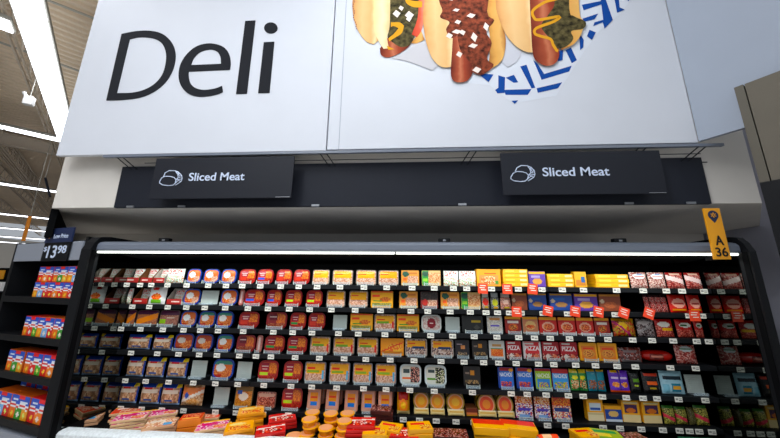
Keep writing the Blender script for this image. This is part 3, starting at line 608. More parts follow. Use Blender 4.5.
ty('g2','pouch','snack_pouch','green and yellow twin snack pouch','pouch','3f8a4a', [('R',0,0,1,1,'4a9a58'),('R',0,.84,1,1,'e0c83a'),('M',.05,.1,.95,.5,['c87a4a','e0c8a0','3a7a48']),('R',.47,0,.53,1,'2a6a38'),('E',.28,.62,.16,.1,'e8e03a'),('E',.74,.62,.16,.1,'e8e03a')],d=.03)
ty('t2','pouch','snack_pouch','teal twin snack pouch with brown pieces','pouch','1f7a8a', [('R',0,0,1,1,'2a8a9a'),('R',0,.9,1,1,'c8a83a'),('M',.05,.1,.95,.5,['7a4a34','2a7a8a','a87050']),('R',.47,0,.53,1,'18606a')],d=.03)
ty('p2','pouch','snack_pouch','purple twin snack pouch with yellow top','pouch','5a2f98', [('R',0,0,1,1,'6a3ab0'),('R',.1,.9,.6,1,'f0c02a'),('N',.28,.36,.18,.12,['e8b060','d98a4a']),('N',.74,.36,.18,.12,['e8b060','c8703a']),('R',.1,.62,.9,.72,'d9c8e8'),('R',.47,0,.53,1,'4a2488'),('R',0,0,1,.1,'d9602a')],d=.03)
ty('k1','pouch','jerky_bag','black jerky bag with green lettering','bag','141614', [('R',0,0,1,1,'191c1a'),('R',.25,.5,.8,.66,'6a9a2a'),('R',.3,.3,.7,.38,'b8c83a')],d=.035)
ty('k2','pouch','jerky_bag','black jerky bag with orange band','bag','141414', [('R',0,0,1,1,'1c1a1a'),('R',.1,.8,.95,.92,'c8482a'),('R',.2,.4,.8,.56,'e0702a'),('R',.3,.2,.7,.28,'b8a02a')],d=.035)
ty('kr','pouch','kraut_bag','pale blue bag with a jar picture','bag','8ab8cc', [('R',0,0,1,1,'b4d8e4'),('R',.1,.62,.9,.8,'2a3a44'),('R',.2,.66,.8,.7,'b4d8e4'),('R',.42,.12,.82,.48,'3a8aa0'),('R',.46,.2,.78,.36,'e0b04a'),('R',.05,.05,.3,.4,'8fc4d4')],d=.04)
ty('hm','chub','ham_roll','long red wrapped ham','ham','b0281c', [('R',0,0,1,1,'7a2a22'),('R',.1,.5,.9,.8,'c88a78'),('R',.2,.2,.6,.35,'4a1a18')],d=.09)
ty('dg','pouch','dark_meat_bag','dark clear bag of sliced meat','bag','4a2c28', [('M',0,0,1,1,['4a2a28','6a3a34','8a5048','9a8a88']),('R',.1,.04,.9,.2,'8a8484'),('R',.15,.7,.7,.82,'7a6a6a')],d=.05)
ty('mr','pouch','salami_bag','clear bag of red meat with green and white label','bag','8a3a34', [('M',0,0,1,1,['a8504a','8c3a38','c88a80','d9b0a8']),('E',.5,.78,.3,.15,'e6ecec'),('R',.2,.74,.8,.82,'4a8a5a')],d=.035)
ty('mw','pouch','salami_bag','clear bag of salami with white oval and blue mark','bag','9a6058', [('M',0,0,1,1,['c8a8a0','a87068','d9c4bc','8c5048']),('E',.5,.74,.36,.18,'e9efef'),('R',.4,.82,.7,.9,'3a78b8'),('R',.2,.66,.8,.74,'b83a34')],d=.035)
ty('ms','pouch','salami_bag','red-topped bag of salami with slanted white band','bag','9c3430', [('M',0,0,1,1,['9c4440','b8645c','7c2c2a','c89088']),('D',.52,-.35,.15,'ead4d2'),('R',0,.84,1,1,'8a1c1c'),('R',.2,.86,.8,.94,'d9b8a8')],d=.035)
ty('md','pouch','salami_bag','bag of pale sliced meat with green and blue seal','bag','9a8a80', [('M',0,0,1,1,['b8a89c','988478','c9bcb0','7a665c']),('E',.55,.7,.3,.18,'b9d0c8'),('R',.45,.72,.75,.8,'3a78a8')],d=.035)
ty('rs','pouch','pepperoni_bag','shiny dark red pepperoni bag','bag','7a1a1a', [('M',0,0,1,1,['6a1416','9c2422','c04038','4a0e10','e0b8b0']),('R',0,.85,1,1,'3a0c0e')],d=.02)
ty('ra','pouch','pepperoni_bag','red pepperoni bag with pink oval and yellow foot','bag','b0241c', [('R',0,0,1,1,'c43022'),('E',.5,.52,.38,.27,'e8b0a0'),('R',.2,.46,.8,.54,'a8504a'),('R',.1,.08,.9,.22,'f0a82a')],d=.03)
ty('rw','pouch','pepperoni_bag','red bag with white swoosh over sliced pepperoni','bag','b03028', [('M',0,0,1,.45,['b0483c','8c2c28','d98070']),('R',0,.45,1,1,'b82a24'),('E',.5,.68,.34,.15,'f0ece4'),('R',.2,.64,.6,.7,'3a6a3a')],d=.03)
ty('ry2','pouch','pepperoni_bag','red bag with white swoosh and yellow label','bag','b03028', [('M',0,0,1,1,['b0483c','8c2c28','d98070']),('R',0,.6,1,1,'b82a24'),('E',.45,.7,.34,.15,'f0ece4'),('R',.3,.34,.95,.52,'f0c02a')],d=.03)
ty('cd','pouch','salami_bag','grey clear bag of dark sliced salami','bag','5a5452', [('M',0,0,1,1,['5a4a48','3a3030','8a7a78','b0a8a8']),('E',.4,.78,.3,.12,'b8b0ae'),('D',.5,.6,.05,'9a9694')],d=.035)
ty('hy','pouch','triangular_bag','slanted red and yellow bag with purple edge','bag','b8302a', [('M',0,0,1,1,['c8602a','8c3a2a','b8a03a']),('E',.38,.6,.22,.2,'f0c82a'),('D',.3,-1.1,.08,'b02a6a'),('R',0,.84,1,1,'e0a82a')],d=.05)
ty('hr','carded','hanging_snack','small bag with red centre under a pale card','bag','c8c4bc', [('M',0,0,1,1,['c8b8a8','9a8a80']),('E',.5,.6,.4,.3,'d83a28'),('R',.3,.1,.8,.24,'e0c03a')])
ty('hg','carded','hanging_snack','small bag with yellow-green centre','bag','9aa0a0', [('M',0,0,1,1,['7a8080','5a6060','b8b8b0']),('E',.5,.55,.36,.28,'c8c83a'),('R',.3,.08,.8,.22,'e0b03a')])
ty('hp','carded','hanging_snack','small bag with pink contents','bag','b8a8a0', [('M',0,0,1,1,['d9a898','b87868','9a8078']),('E',.5,.6,.3,.2,'e8c8b8'),('R',.3,.08,.8,.22,'c8b03a')])
ty('yx','box','lunch_kit_box','plain yellow lunch kit box lying flat','box','f2c012', [('R',0,0,1,1,'f4c414'),('R',.0,.0,1,.12,'e0a010'),('R',.1,.35,.45,.7,'f8dc6a'),('R',.66,.3,.95,.75,'dfe0b0')],d=.20)
ty('yy','box','lunch_kit_box','upright yellow lunch kit box with food picture','box','f2b81a', [('R',0,0,1,1,'f0b01c'),('R',.1,.08,.92,.66,'dca060'),('N',.5,.38,.34,.22,['c8703a','e8c08a','d9984a','f0e0c0']),('R',.3,.7,.8,.82,'d86a1c'),('R',.75,.1,.9,.3,'6a9a4a')],d=.06)
ty('pu','box','lunch_kit_box','purple lunch kit box with yellow top edge','box','5a3a90', [('R',0,0,1,1,'6a48a0'),('R',0,.84,1,1,'f0b81c'),('E',.5,.36,.3,.2,'d9a85a'),('R',.15,.62,.7,.74,'b8a8d0')],d=.04)
ty('bu','box','lunch_kit_box','dim blue lunch kit box with yellow top edge','box','24457e', [('R',0,0,1,1,'2a4f90'),('R',0,.9,1,1,'b8902a'),('E',.5,.34,.26,.16,'b0885a'),('R',.15,.6,.7,.74,'2060a0'),('E',.12,.56,.1,.12,'c8b8a0')],d=.04)
ty('br','box','lunch_kit_box','dim brown-orange lunch kit box','box','6a4030', [('R',0,0,1,1,'8a5038'),('R',0,.86,1,1,'b8842a'),('N',.5,.36,.3,.2,['b87048','a06040']),('E',.12,.58,.1,.12,'c8b8a0')],d=.04)
ty('yS','box','lunch_kit_box','small yellow lunch kit box with blue figure','box','e8b81c', [('R',0,0,1,1,'e8b41c'),('R',.1,.1,.9,.5,'c88a3a'),('R',.55,.3,.85,.7,'2a6aa8')],d=.05)
ty('kc','kit','snack_kit','white and blue cracker kit with red-brown top','kit','7a2f38', [('M',0,0,1,1,['f4f0f0','c83a4a','3a5ab0','e8d8c0','f0e8f0','8a3040']),('M',0,.62,1,1,['b8503a','e0a83a','e8d8c8']),('R',.15,.3,.85,.46,'5a4ab0'),('R',.2,.04,.8,.14,'8ab0d8')])
ty('kd','kit','snack_kit','orange-topped cracker kit with dark blue band','kit','8a3a2a', [('M',0,0,1,1,['f0e0c8','c83a3a','3a5aa0','e8e0d4','d88a4a']),('M',0,.6,1,.9,['d96a2a','e0a03a','b0402a']),('R',.1,.34,.9,.5,'23407c'),('R',0,.9,1,1,'9c2a2a')])
ty('kb','box','cracker_box','yellow-sided cream cheese box with blue band','box','e8b02a', [('R',0,0,1,.4,'efe2c0'),('R',0,.4,1,1,'f0b62a'),('R',.12,.5,.88,.84,'d8e2ea'),('R',.2,.52,.8,.64,'2a5aa8'),('R',0,.3,1,.36,'d9c8a0')],d=.05)
ty('kl','box','cracker_box','low yellow box with blue waves and pale biscuit','box','e0a82a', [('R',0,0,1,1,'24509a'),('R',0,.8,1,1,'f0b62a'),('E',.5,.5,.3,.2,'e0c080'),('R',0,0,1,.16,'d8e0e8')],d=.05)
ty('ky','box','cracker_box','yellow box with purple picture over cream front','box','e8b02a', [('R',0,0,1,.36,'f0dcae'),('R',0,.36,1,1,'f0b82c'),('R',.12,.42,.88,.84,'4a2a58'),('E',.5,.56,.26,.12,'d9843a'),('R',.1,.88,.9,.96,'e8d8a8')],d=.05)
ty('ps','pouch','string_cheese_bag','green and yellow bag of pasta pieces','bag','6a7a3a', [('M',0,0,1,1,['8a8a4a','b0a85a','6a6a34','c8c070','4a4a24']),('D',.36,-.3,.1,'c84a5a'),('R',0,.88,1,1,'4a7a3a')],d=.05)
ty('pd','pouch','string_cheese_bag','dull olive bag of pasta pieces','bag','4a4a2c', [('M',0,0,1,1,['5a5430','6a6440','3a3820','7a7450'])],d=.05)
ty('bw','box','low_brown_box','low brown box of flat slices','box','8a5a3a', [('R',0,0,1,1,'7a3f30'),('R',0,0,1,.45,'d98a5a'),('R',0,0,1,.12,'c8981c')],d=.1)
ty('pl','plate','shelf_pusher','empty pale grey plastic shelf pusher','shelf pusher','', [])

ROWS = [
"126 139.5 ct;141 153 ct;153.7 165 cw;166 184 wp;186.5 200.5 bo;203 219 bo;220.5 236 bo;239 255.3 rn;256.5 273 rb;275.5 291.5 rn;293 309.5 rn;312 329.5 yp;332 353 yp;355.5 376.5 yp;378 399 yp;401 419.3 eg;421.5 441 eG;443.5 458.5 wp;459 476 wp;476.5 501.5 yy*1.12;503 528.3 yx#4;529 546 pu;547.5 574 yx#3;574.8 587 yS;595 630 yx#3;630.5 648 mw;648.8 666 mw;667 685 ms;686 702 ms",
"127 131 wp;133 148 ct;148.4 165.5 wo*1.2;167 182 cw;183 199.5 bo;200.7 217.8 pl;220.5 237 bo;238.5 243 sd;243.8 264 rb;266 281.3 rb;284.7 301.7 rl;305.5 322.3 rl;326 345.3 yp;348.5 368 yp;370.5 393.3 yf;399 418 eg;420.3 438.3 dr;440.5 459.8 eg;461 481 eG;482 489.3 hr;490.8 499 hg;500.5 511 hp;511.8 527.6 br;528.4 547.3 bu;550 573 bu;574.5 599 pu;599.6 622 br;645 650 rs;650.5 656 rs;656.5 662 rs;662.5 668 rs;669.3 687.6 ra;688.8 702 ra",
"126 134.5 lb;135.5 157.2 lb;158.3 178.3 ll;180 196 bo;198 214.5 bg;216 232.4 bg;238.3 258.4 rn;265.8 286.5 rm;289.5 305.7 rg;308 324.8 rn;332.7 346.8 pl;350 373 yf;374 395.8 yg;396.6 419.4 yf;421.2 441.8 wr;445.3 460 pl;461.8 483.5 db;487 503 pw;505 521.8 ry;522.6 538.8 ro2;539.3 557.6 rz;558.5 576 rz;577 594.3 rz;595 610.6 ry;613 635.5 hy;637 655 cd;656 674 ry2;677 694 rw;695.5 703.5 rw",
"127.5 150.4 bm*.9;152.6 172 bm*.9;173.4 192.5 bd;194 212.2 bd;215.6 232.4 bg;235.5 255 rm;256.2 261.8 sd;263.6 284.2 rg;286.5 306.8 rg;309.3 330.2 yg;332.7 354.6 yg;356.6 378.3 yg;380.2 404.2 yo;405 427.5 yk;431 454 yk;455 469.7 dp;471.9 488 dq;489.2 505.2 wf;506.4 521.8 pz;523.3 541.7 pv;542.7 559.8 pz;560.7 578.4 pz;579.8 597.8 ch;598.7 618 ch;618.7 642.5 dg*.8;643.6 677 hm*.62;676 697 mr",
"125.8 143.7 bm;145.2 164.3 bm;166.3 187 bm;190.3 206 pl;211.5 233 bg;236 251.4 pl;257.6 277.8 rl;282.7 302 rl;304 325.6 yb;328.7 349.8 yb;352.4 372.6 yb;375 396.5 yb;399.5 421.6 wc;424.4 446.8 wk;463.5 481 dq;498.3 514.3 nb;516.6 533.3 nb;535.5 552 ng;552.8 569.4 nr;570.6 587.8 g2;588.3 606 t2;609.8 629.5 p2;630.5 641 k1;643.3 659.8 k2;661.5 684.2 kr*1.05;687 704.2 pl",
"119 137 bm;139.8 159.4 bm;160.7 180 bm;181.2 202.6 ob;212.7 228 pl;233.8 251.5 cl;256 275.4 pk*.75;281 301.7 rl;306.6 320 tl+2;325 338.8 tl*1.1+2;344 357.7 tl+2;361 374.9 tl+2;377.8 392.2 tl+2;397 409.8 yr*1.1;414.2 428.6 ro+3;430.6 444.6 ro+3;448 464.2 ro+3;466.3 477.8 bw*.35;478.5 496.2 rp+3;498.2 514.3 rp+3;515.5 533.2 kc*1.05;534.8 551 kc;552.8 571.6 kd*1.05;587.7 604.6 kb*.95;605 622.4 kl*.7;622.8 641 ky*.95;642.6 662.3 ky*.95;663.5 675 ps*.8;676.4 687.6 ps*.75;688.5 694.8 pd*.75;695.7 709 ps*.85",
]
HB = [.122, .132, .13, .132, .152, .158]
SN = ['top shelf', 'second shelf', 'third shelf', 'fourth shelf', 'fifth shelf', 'lowest shelf']
ORD = ['', 'first', 'second', 'third', 'fourth', 'fifth', 'sixth', 'seventh', 'eighth', 'ninth', 'tenth']
cnt = {}; items = []
for r, line in enumerate(ROWS):
    for s in line.split(';'):
        x0, x1, c = s.split(); nb_ = 0; ns = 1; hf = 1
        if '+' in c: c, q = c.split('+'); nb_ = int(q)
        if '#' in c: c, q = c.split('#'); ns = int(q)
        if '*' in c: c, q = c.split('*'); hf = float(q)
        items.append((r, float(x0), float(x1), c, hf, nb_, ns)); cnt[(r, c)] = cnt.get((r, c), 0)+1
seen = {}; proto = {}
WORDS = {}
def word_mesh(s, w, h, m):
    if (s, m) not in WORDS:
        o = text('lettering', s, 1, 1, M.setdefault(m, mat('ink_'+m, m, .5)), None, bold=.02, thick=.0015); WORDS[(s, m)] = o.data; D.objects.remove(o)
    return WORDS[(s, m)]
def make(c, w, h):
    if c in proto:
        p, pw, ph = proto[c]; o = copy_tree(p); o.scale = (w/pw, 1, h/ph); return o
    t = T[c]; o = build(t, w, h); proto[c] = (o, w, h)
    if 'word' in t:
        me = word_mesh(t['word'], w, h, t['wc']); k = D.objects.new('lettering', me); COL.objects.link(k)
        k.location = (-w*.4, -.0035, h*(.5 if t['word'] == 'PIZZA' else .56)); k.scale = (w*.8, 1, h*(.26 if t['word'] == 'PIZZA' else .2)); kid(k, o)
    return o
def setup(o, c, loc, rz, rx, lab, group):
    t = T[c]; o.location = loc; o.rotation_euler = (rx, 0, rz); tag(o, lab, t['cat'], group)
for (r, x0, x1, c, hf, nb_, ns) in items:
    t = T[c]; Y = FRONT[r]; z = SHZ[r]; YF = YFR[r]
    ym = PY((x0+x1)/2, 300, Y)
    yp = 219+ (0)
    # pixel row of the shelf line at this x, then the true X extent there
    p = ray((x0+x1)/2, 300)
    yy = 300
    for _ in range(4):
        q = PY((x0+x1)/2, yy, Y); yy += (q.z-(z+.05))*FPX/Y*1.05
    a, b = PY(x0, yy, Y).x, PY(x1, yy, Y).x; w = b-a; X = (a+b)/2
    seen[(r, c)] = seen.get((r, c), 0)+1; i = seen[(r, c)]; n = cnt[(r, c)]
    base = t['desc']
    pos = ('left' if i == 1 else 'right')+' one' if n == 2 else 'leftmost' if i == 1 else 'rightmost' if i == n else ORD[i]+' from left'
    if n > 1: base += ', '+pos+','
    g = t['cat']+'s: '+t['desc']
    h = HB[r]*hf*(.9 if t['k'] == 'plate' else 1)
    if c == 'yx':
        hh = .034
        for k in range(ns):
            o = make(c, w*.98, hh); lv = ['bottom', 'second', 'third', 'top'][k] if k < ns-1 else 'top'
            col = ['left', 'middle', 'right'][i-1]
            setup(o, c, (X+random.uniform(-.003, .003), Y+.0, z+k*(hh+.0005)), math.radians(random.uniform(-1, 1) if x0 < 590 else 3), 0,
                  'flat yellow lunch kit box, %s of the %s stack on the top shelf' % (lv, col), 'flat yellow lunch kit boxes')
    else:
        o = make(c, w*.97, h)
        lean = {'tub': -5, 'pack': -5, 'pouch': -4, 'plate': -3, 'carded': -3}.get(t['k'], -1.5)
        if t['k'] in ('carton', 'box', 'chub'): lean = 0
        if t['k'] == 'round': lean = -13
        if c == 'tl': lean = -8
        setup(o, c, (X, Y+random.uniform(0, .006)-(t.get('d', .07)/2 if t['k'] == 'pouch' else 0), z), math.radians(random.uniform(-2.5, 2.5)), math.radians(lean), base+' on the '+SN[r], g)
        dd = t.get('d', .07)
        if c in ('ct', 'cw'):   # white pouches standing in the carton
            for k in range(1):
                pz_ = make('wp', w*.7, h*.95); setup(pz_, 'wp', (X+.0, Y+.035, z+.006), 0, math.radians(-10), 'white pouch standing in the %s cardboard tray on the %s' % (['', 'leftmost', 'middle', 'third', 'rightmost'][sum(1 for it in items if it[0] == r and it[3] in ('ct', 'cw') and it[1] <= x0)], SN[r]), 'white pouches in cardboard trays')
        for k in range(nb_):
            o = make(c, w*.97, h*(1.09+.08*k)); setup(o, c, (X+(.002*(k+1)), Y+(dd+.014)*(k+1), z), 0, math.radians(lean),
                  T[c]['name'].replace('_', ' ')+', %s behind %s on the lowest shelf' % (['first', 'second', 'third'][k], ('the '+pos.replace(' one', '')+' ' if n > 1 else 'the ')+t['desc'].split(' with')[0]), g)
    if w > .045:
        shelf_part(r, X+random.uniform(-.02, .02), 'price_tag', TAG_ME, z-.004, YF-.001)
        if t['k'] in ('tub', 'pack', 'plate', 'kit') and c != 'pl':
            s_ = shelf_part(r, X, 'front_stop', STOP_ME, z-.002, Y-.03); s_.scale = (w/.13, 1, 1)
# red promotional cards hanging from the shelf edges
def promo(px, py, r, lab, rot, sz=.075):
    YF = YFR[r]
    p = PY(px, py, YF-.03); s = thing('promo_card', lab, 'card', (p.x, YF-.012, p.z), 0, 'red promotional cards on the shelf edges')
    m = Matrix.Rotation(math.radians(rot), 4, 'Y')
    kid(link('card', box(bmesh.new(), -sz/2, sz/2, -.001, .001, -sz*.52, sz*.52, mtx=m), M['redp'], s), s)
    bm = bmesh.new()
    for k, (a, b) in enumerate(((-.3, .3), (-.36, .2), (-.2, .34))): box(bm, sz*a, sz*b, -.002, -.001, sz*(.26-.22*k), sz*(.34-.22*k), mtx=m)
    kid(link('print_lines', bm, M['tag'], s), s)
    kid(link('clip', BX(-.006, .006, .001, .012, .0, sz*.2), M['clear'], s), s)
PR = [(483.3, 288.5, 0, 'below the upright yellow box', 2), (508, 289, 0, 'below the tall yellow stack', 0), (533.5, 289, 0, 'below the purple box', 5),
      (517.5, 312, 1, 'above the dark red and yellow snack kit', 2), (549, 311, 1, 'tilted above the leftmost bright red snack kits', 12), (576.5, 311.5, 1, 'under the dim blue and purple boxes', 10),
      (600, 312, 1, 'under the brown-orange box', 12), (625.5, 313, 1, 'tilted above the triangular bag', 20), (651, 313.5, 1, 'tilted under the shiny pepperoni bags', 22), (697, 316, 1, 'near the right end of the case', 0)]
for px, py, r, l, rot in PR: promo(px, py, r, 'red promo card on the %s edge %s' % (SN[r], l), rot)
# ---------------------------------------------------------------- yellow aisle flag
YG = 2.13
ftl, fbr = PY(711.5, 208.2, YG), PY(723, 259.3, YG)
fx = (ftl.x+fbr.x)/2; fw_ = .105; fz0, fz1 = fbr.z, ftl.z
fl = thing('aisle_flag', 'narrow upright yellow flag reading A 36 above the right end of the case', 'sign', (fx, YG, 0))
kid(link('flag_board', BX(-fw_/2, fw_/2, 0, .012, fz0, fz1, bev=.001), M['yel'], fl), fl)
kid(text('letter_a', 'A', .052, .066, M['ink'], fl, (-.024, -.0015, fz0+.095), bold=.02), fl)
kid(text('number', '36', .075, .062, M['ink'], fl, (-.036, -.0015, fz0+.018), bold=.015), fl)
pin = []
for i in range(24):
    a = math.radians(-60+i*(300/23)); pin.append((.033*math.cos(a), fz1-.052+.033*math.sin(a)))
pin = [(.033*math.sin(a), .033*math.cos(a)) for a in [math.radians(-130+260*i/20) for i in range(21)]]
o = flat('pin_emblem', [[(x, z) for x, z in pin]+[(0, -.055)]], lambda x, z: (x, fz1-.05+z), .002, M['dkb'], fl, smooth=False); o.location.y = -.001; kid(o, fl)
bm = bmesh.new()
for k in range(6):
    a = math.radians(60*k+30); bar(bm, (.006*math.cos(a), -.003, fz1-.05+.006*math.sin(a)), (.018*math.cos(a), -.003, fz1-.05+.018*math.sin(a)), .0028)
kid(link('spark', bm, M['yel'], fl), fl)
kid(link('mount', BX(-.02, .02, .012, .10, fz0+.0, fz0+.03), M['black'], fl), fl)
# little sensor boxes on the hood
for px, lab in ((166, 'small dark sensor box on top of the hood below the left sign'), (444, 'small dark sensor box on top of the hood near the middle'), (618, 'small dark sensor box on top of the hood below the right sign')):
    p = PY(px, 237, 2.3); s = thing('sensor_box', lab, 'sensor', (p.x, 2.30, 1.9155), 0, 'sensor boxes on the hood')
    kid(link('housing', BX(-.045, .045, -.02, .02, 0, .035, bev=.004), M['black'], s), s)
    kid(link('lens', BX(-.012, .012, -.023, -.02, .01, .024, bev=.001), M['alu'], s), s)
# ---------------------------------------------------------------- angled shelf unit at the left
lu = math.radians(-14.4); UQ = Vector((-2.585, 2.2, 0)); ux = Vector((math.cos(lu), math.sin(lu), 0)); ub = Vector((-ux.y, ux.x, 0))
def PU(x, y, off=0):      # pixel -> (s, z) on the unit's front plane moved forward by off
    Q = UQ-ub*off; r = ray(x, y); t = (Q-EYE).dot(ub)/r.dot(ub); p = EYE+r*t; return (p-Q).dot(ux), p.z
un = thing('display_shelf_unit', 'black angled shelf unit of drink boxes left of the case', 'shelving', UQ, lu)
def U(name, bm, m): return kid(link(name, bm, m, un), un)
U('right_side', prism(bmesh.new(), [(-.035, 0), (0, 0), (-.105, .42), (-.14, .42)], 0, 1.95), M['black'])
U('left_side', prism(bmesh.new(), [(-1.03, 0), (-.985, 0), (-.985, .42), (-1.03, .42)], 0, 1.93), M['black'])
U('back_panel', BX(-.985, -.12, .40, .42, .45, 1.93), M['black2'])
U('top_panel', prism(bmesh.new(), [(-.985, .01), (-.035, .01), (-.12, .40), (-.985, .40)], 1.905, 1.925), M['black'])
U('header_panel', BX(-.975, -.037, -.012, .008, 1.762, 1.915, bev=.003), M['greyp'])
US = [1.462, 1.160, .888, .572]
for z in US:
    bm = prism(bmesh.new(), [(-.985, .0), (-.035, .0), (-.12, .395), (-.985, .395)], z-.02, z); box(bm, -.985, -.035, -.012, 0, z-.045, z+.004); U('shelf', bm, M['black'])
U('base', BX(-.985, -.035, -.02, .2, 0, .50), M['greyp'])
pc = thing('price_sign', 'dark price sign reading $13.98 under a blue Low Price plate', 'sign', UQ-ub*.03, lu)
s0, z0 = PU(42.5, 262, .03); s1, z1_ = PU(65.5, 241, .03); s0 = PU(42.5, 252, .03)[0]; s1 = PU(68, 252, .03)[0]
z1_ = PU(56, 242.5, .03)[1]; z0 = PU(53, 261, .03)[1]; z2_ = PU(56, 228.5, .03)[1]
kid(link('price_board', BX(s0, s1, 0, .012, z0, z1_, bev=.002), M['black'], pc), pc)
kid(link('top_plate', BX(s0-.004, s1+.004, -.004, .012, z1_, z2_, bev=.002), M['dkb'], pc), pc)
W_ = s1-s0
kid(text('dollar_sign', '$', W_*.12, .045, M['signw'], pc, (s0+W_*.04, -.0015, z0+(z1_-z0)*.5), bold=.01), pc)
kid(text('price_big', '13', W_*.36, (z1_-z0)*.68, M['signw'], pc, (s0+W_*.2, -.0015, z0+(z1_-z0)*.16), bold=.015), pc)
kid(text('price_small', '98', W_*.32, (z1_-z0)*.42, M['signw'], pc, (s0+W_*.6, -.0015, z0+(z1_-z0)*.4), bold=.015), pc)
kid(text('lettering', 'Low Price', W_*.55, (z2_-z1_)*.3, M['signw'], pc, (s0+W_*.34, -.0055, z1_+(z2_-z1_)*.28), bold=.01), pc)
bm = bmesh.new()
for k in range(6):
    a = math.radians(60*k+30); cx_, cz_ = s0+W_*.17, (z1_+z2_)/2
    bar(bm, (cx_+.01*math.cos(a), -.006, cz_+.01*math.sin(a)), (cx_+.024*math.cos(a), -.006, cz_+.024*math.sin(a)), .004)
kid(link('spark', bm, M['yel'], pc), pc)
def jart(cs):
    a = [('R',0,0,1,.5,cs[0]), ('R',.34,0,.66,.5,cs[1]), ('R',.67,0,1,.5,cs[2]), ('R',0,.45,1,1,'1f56b0'), ('W',.56,.04,12,.10,'f0f0f2'), ('W',.56,.04,12,.035,'c8202a'),
         ('R',.42,.82,.72,1,'d02030'), ('R',.1,.74,.36,.84,'dfe6f2'), ('R',.5,.72,.9,.8,'dfe6f2')]
    for k, c in enumerate(('f5d04a', 'f0e8e0', 'e8f08a')): a.append(('E', .17+.33*k, .2, .07, .09, c))
    return a
ty('j0','box','drink_box','drink box with orange, red and green pouches','box','c83020', jart(['e0801a','d02a24','5aa83a']),d=.12)
ty('j1','box','drink_box','drink box with red, orange and red pouches','box','b82020', jart(['c8201e','e8901c','d83020']),d=.12)
ty('j2','box','drink_box','drink box with yellow, pale blue and red pouches','box','c86a20', jart(['e8a01c','8ab8e0','c8282a']),d=.12)
ty('j3','box','drink_box','drink box with orange, green and yellow pouches','box','b86018', jart(['e07a1a','4a9a3a','e8a82a']),d=.12)
LV = ['top row', 'second row', 'second shelf', 'third shelf', 'bottom shelf', 'bottom back row']
def shelf_row(z, s_list, w, h, kinds, lv, y=.02):
    for i, s in enumerate(s_list):
        c = kinds[i]; o = make(c, w, h); p = UQ+ux*s+ub*y
        pos = {3: ['left', 'middle', 'right'], 4: ['leftmost', 'second', 'third', 'rightmost']}[len(s_list)][i]
        setup(o, c, (p.x, p.y, z), lu+math.radians(random.uniform(-1.5, 1.5)), 0, '%s, %s, %s of angled unit' % (T[c]['desc'], pos, LV[lv]), 'drink boxes in the angled unit')
shelf_row(US[0]+.128, [-.505, -.30, -.10], .2, .125, ['j1', 'j3', 'j2'], 0)
shelf_row(US[0], [-.525, -.32, -.115], .2, .125, ['j2', 'j1', 'j0'], 1)
shelf_row(US[1], [-.53, -.33, -.125], .2, .15, ['j0', 'j2', 'j3'], 2)
shelf_row(US[2], [-.62, -.37, -.14], .24, .155, ['j3', 'j0', 'j1'], 3)
shelf_row(US[3], [-.66, -.41, -.155], .25, .165, ['j2', 'j3', 'j1'], 4)
shelf_row(US[3], [-.72, -.49, -.26], .22, .185, ['j0', 'j1', 'j3'], 5, .175)
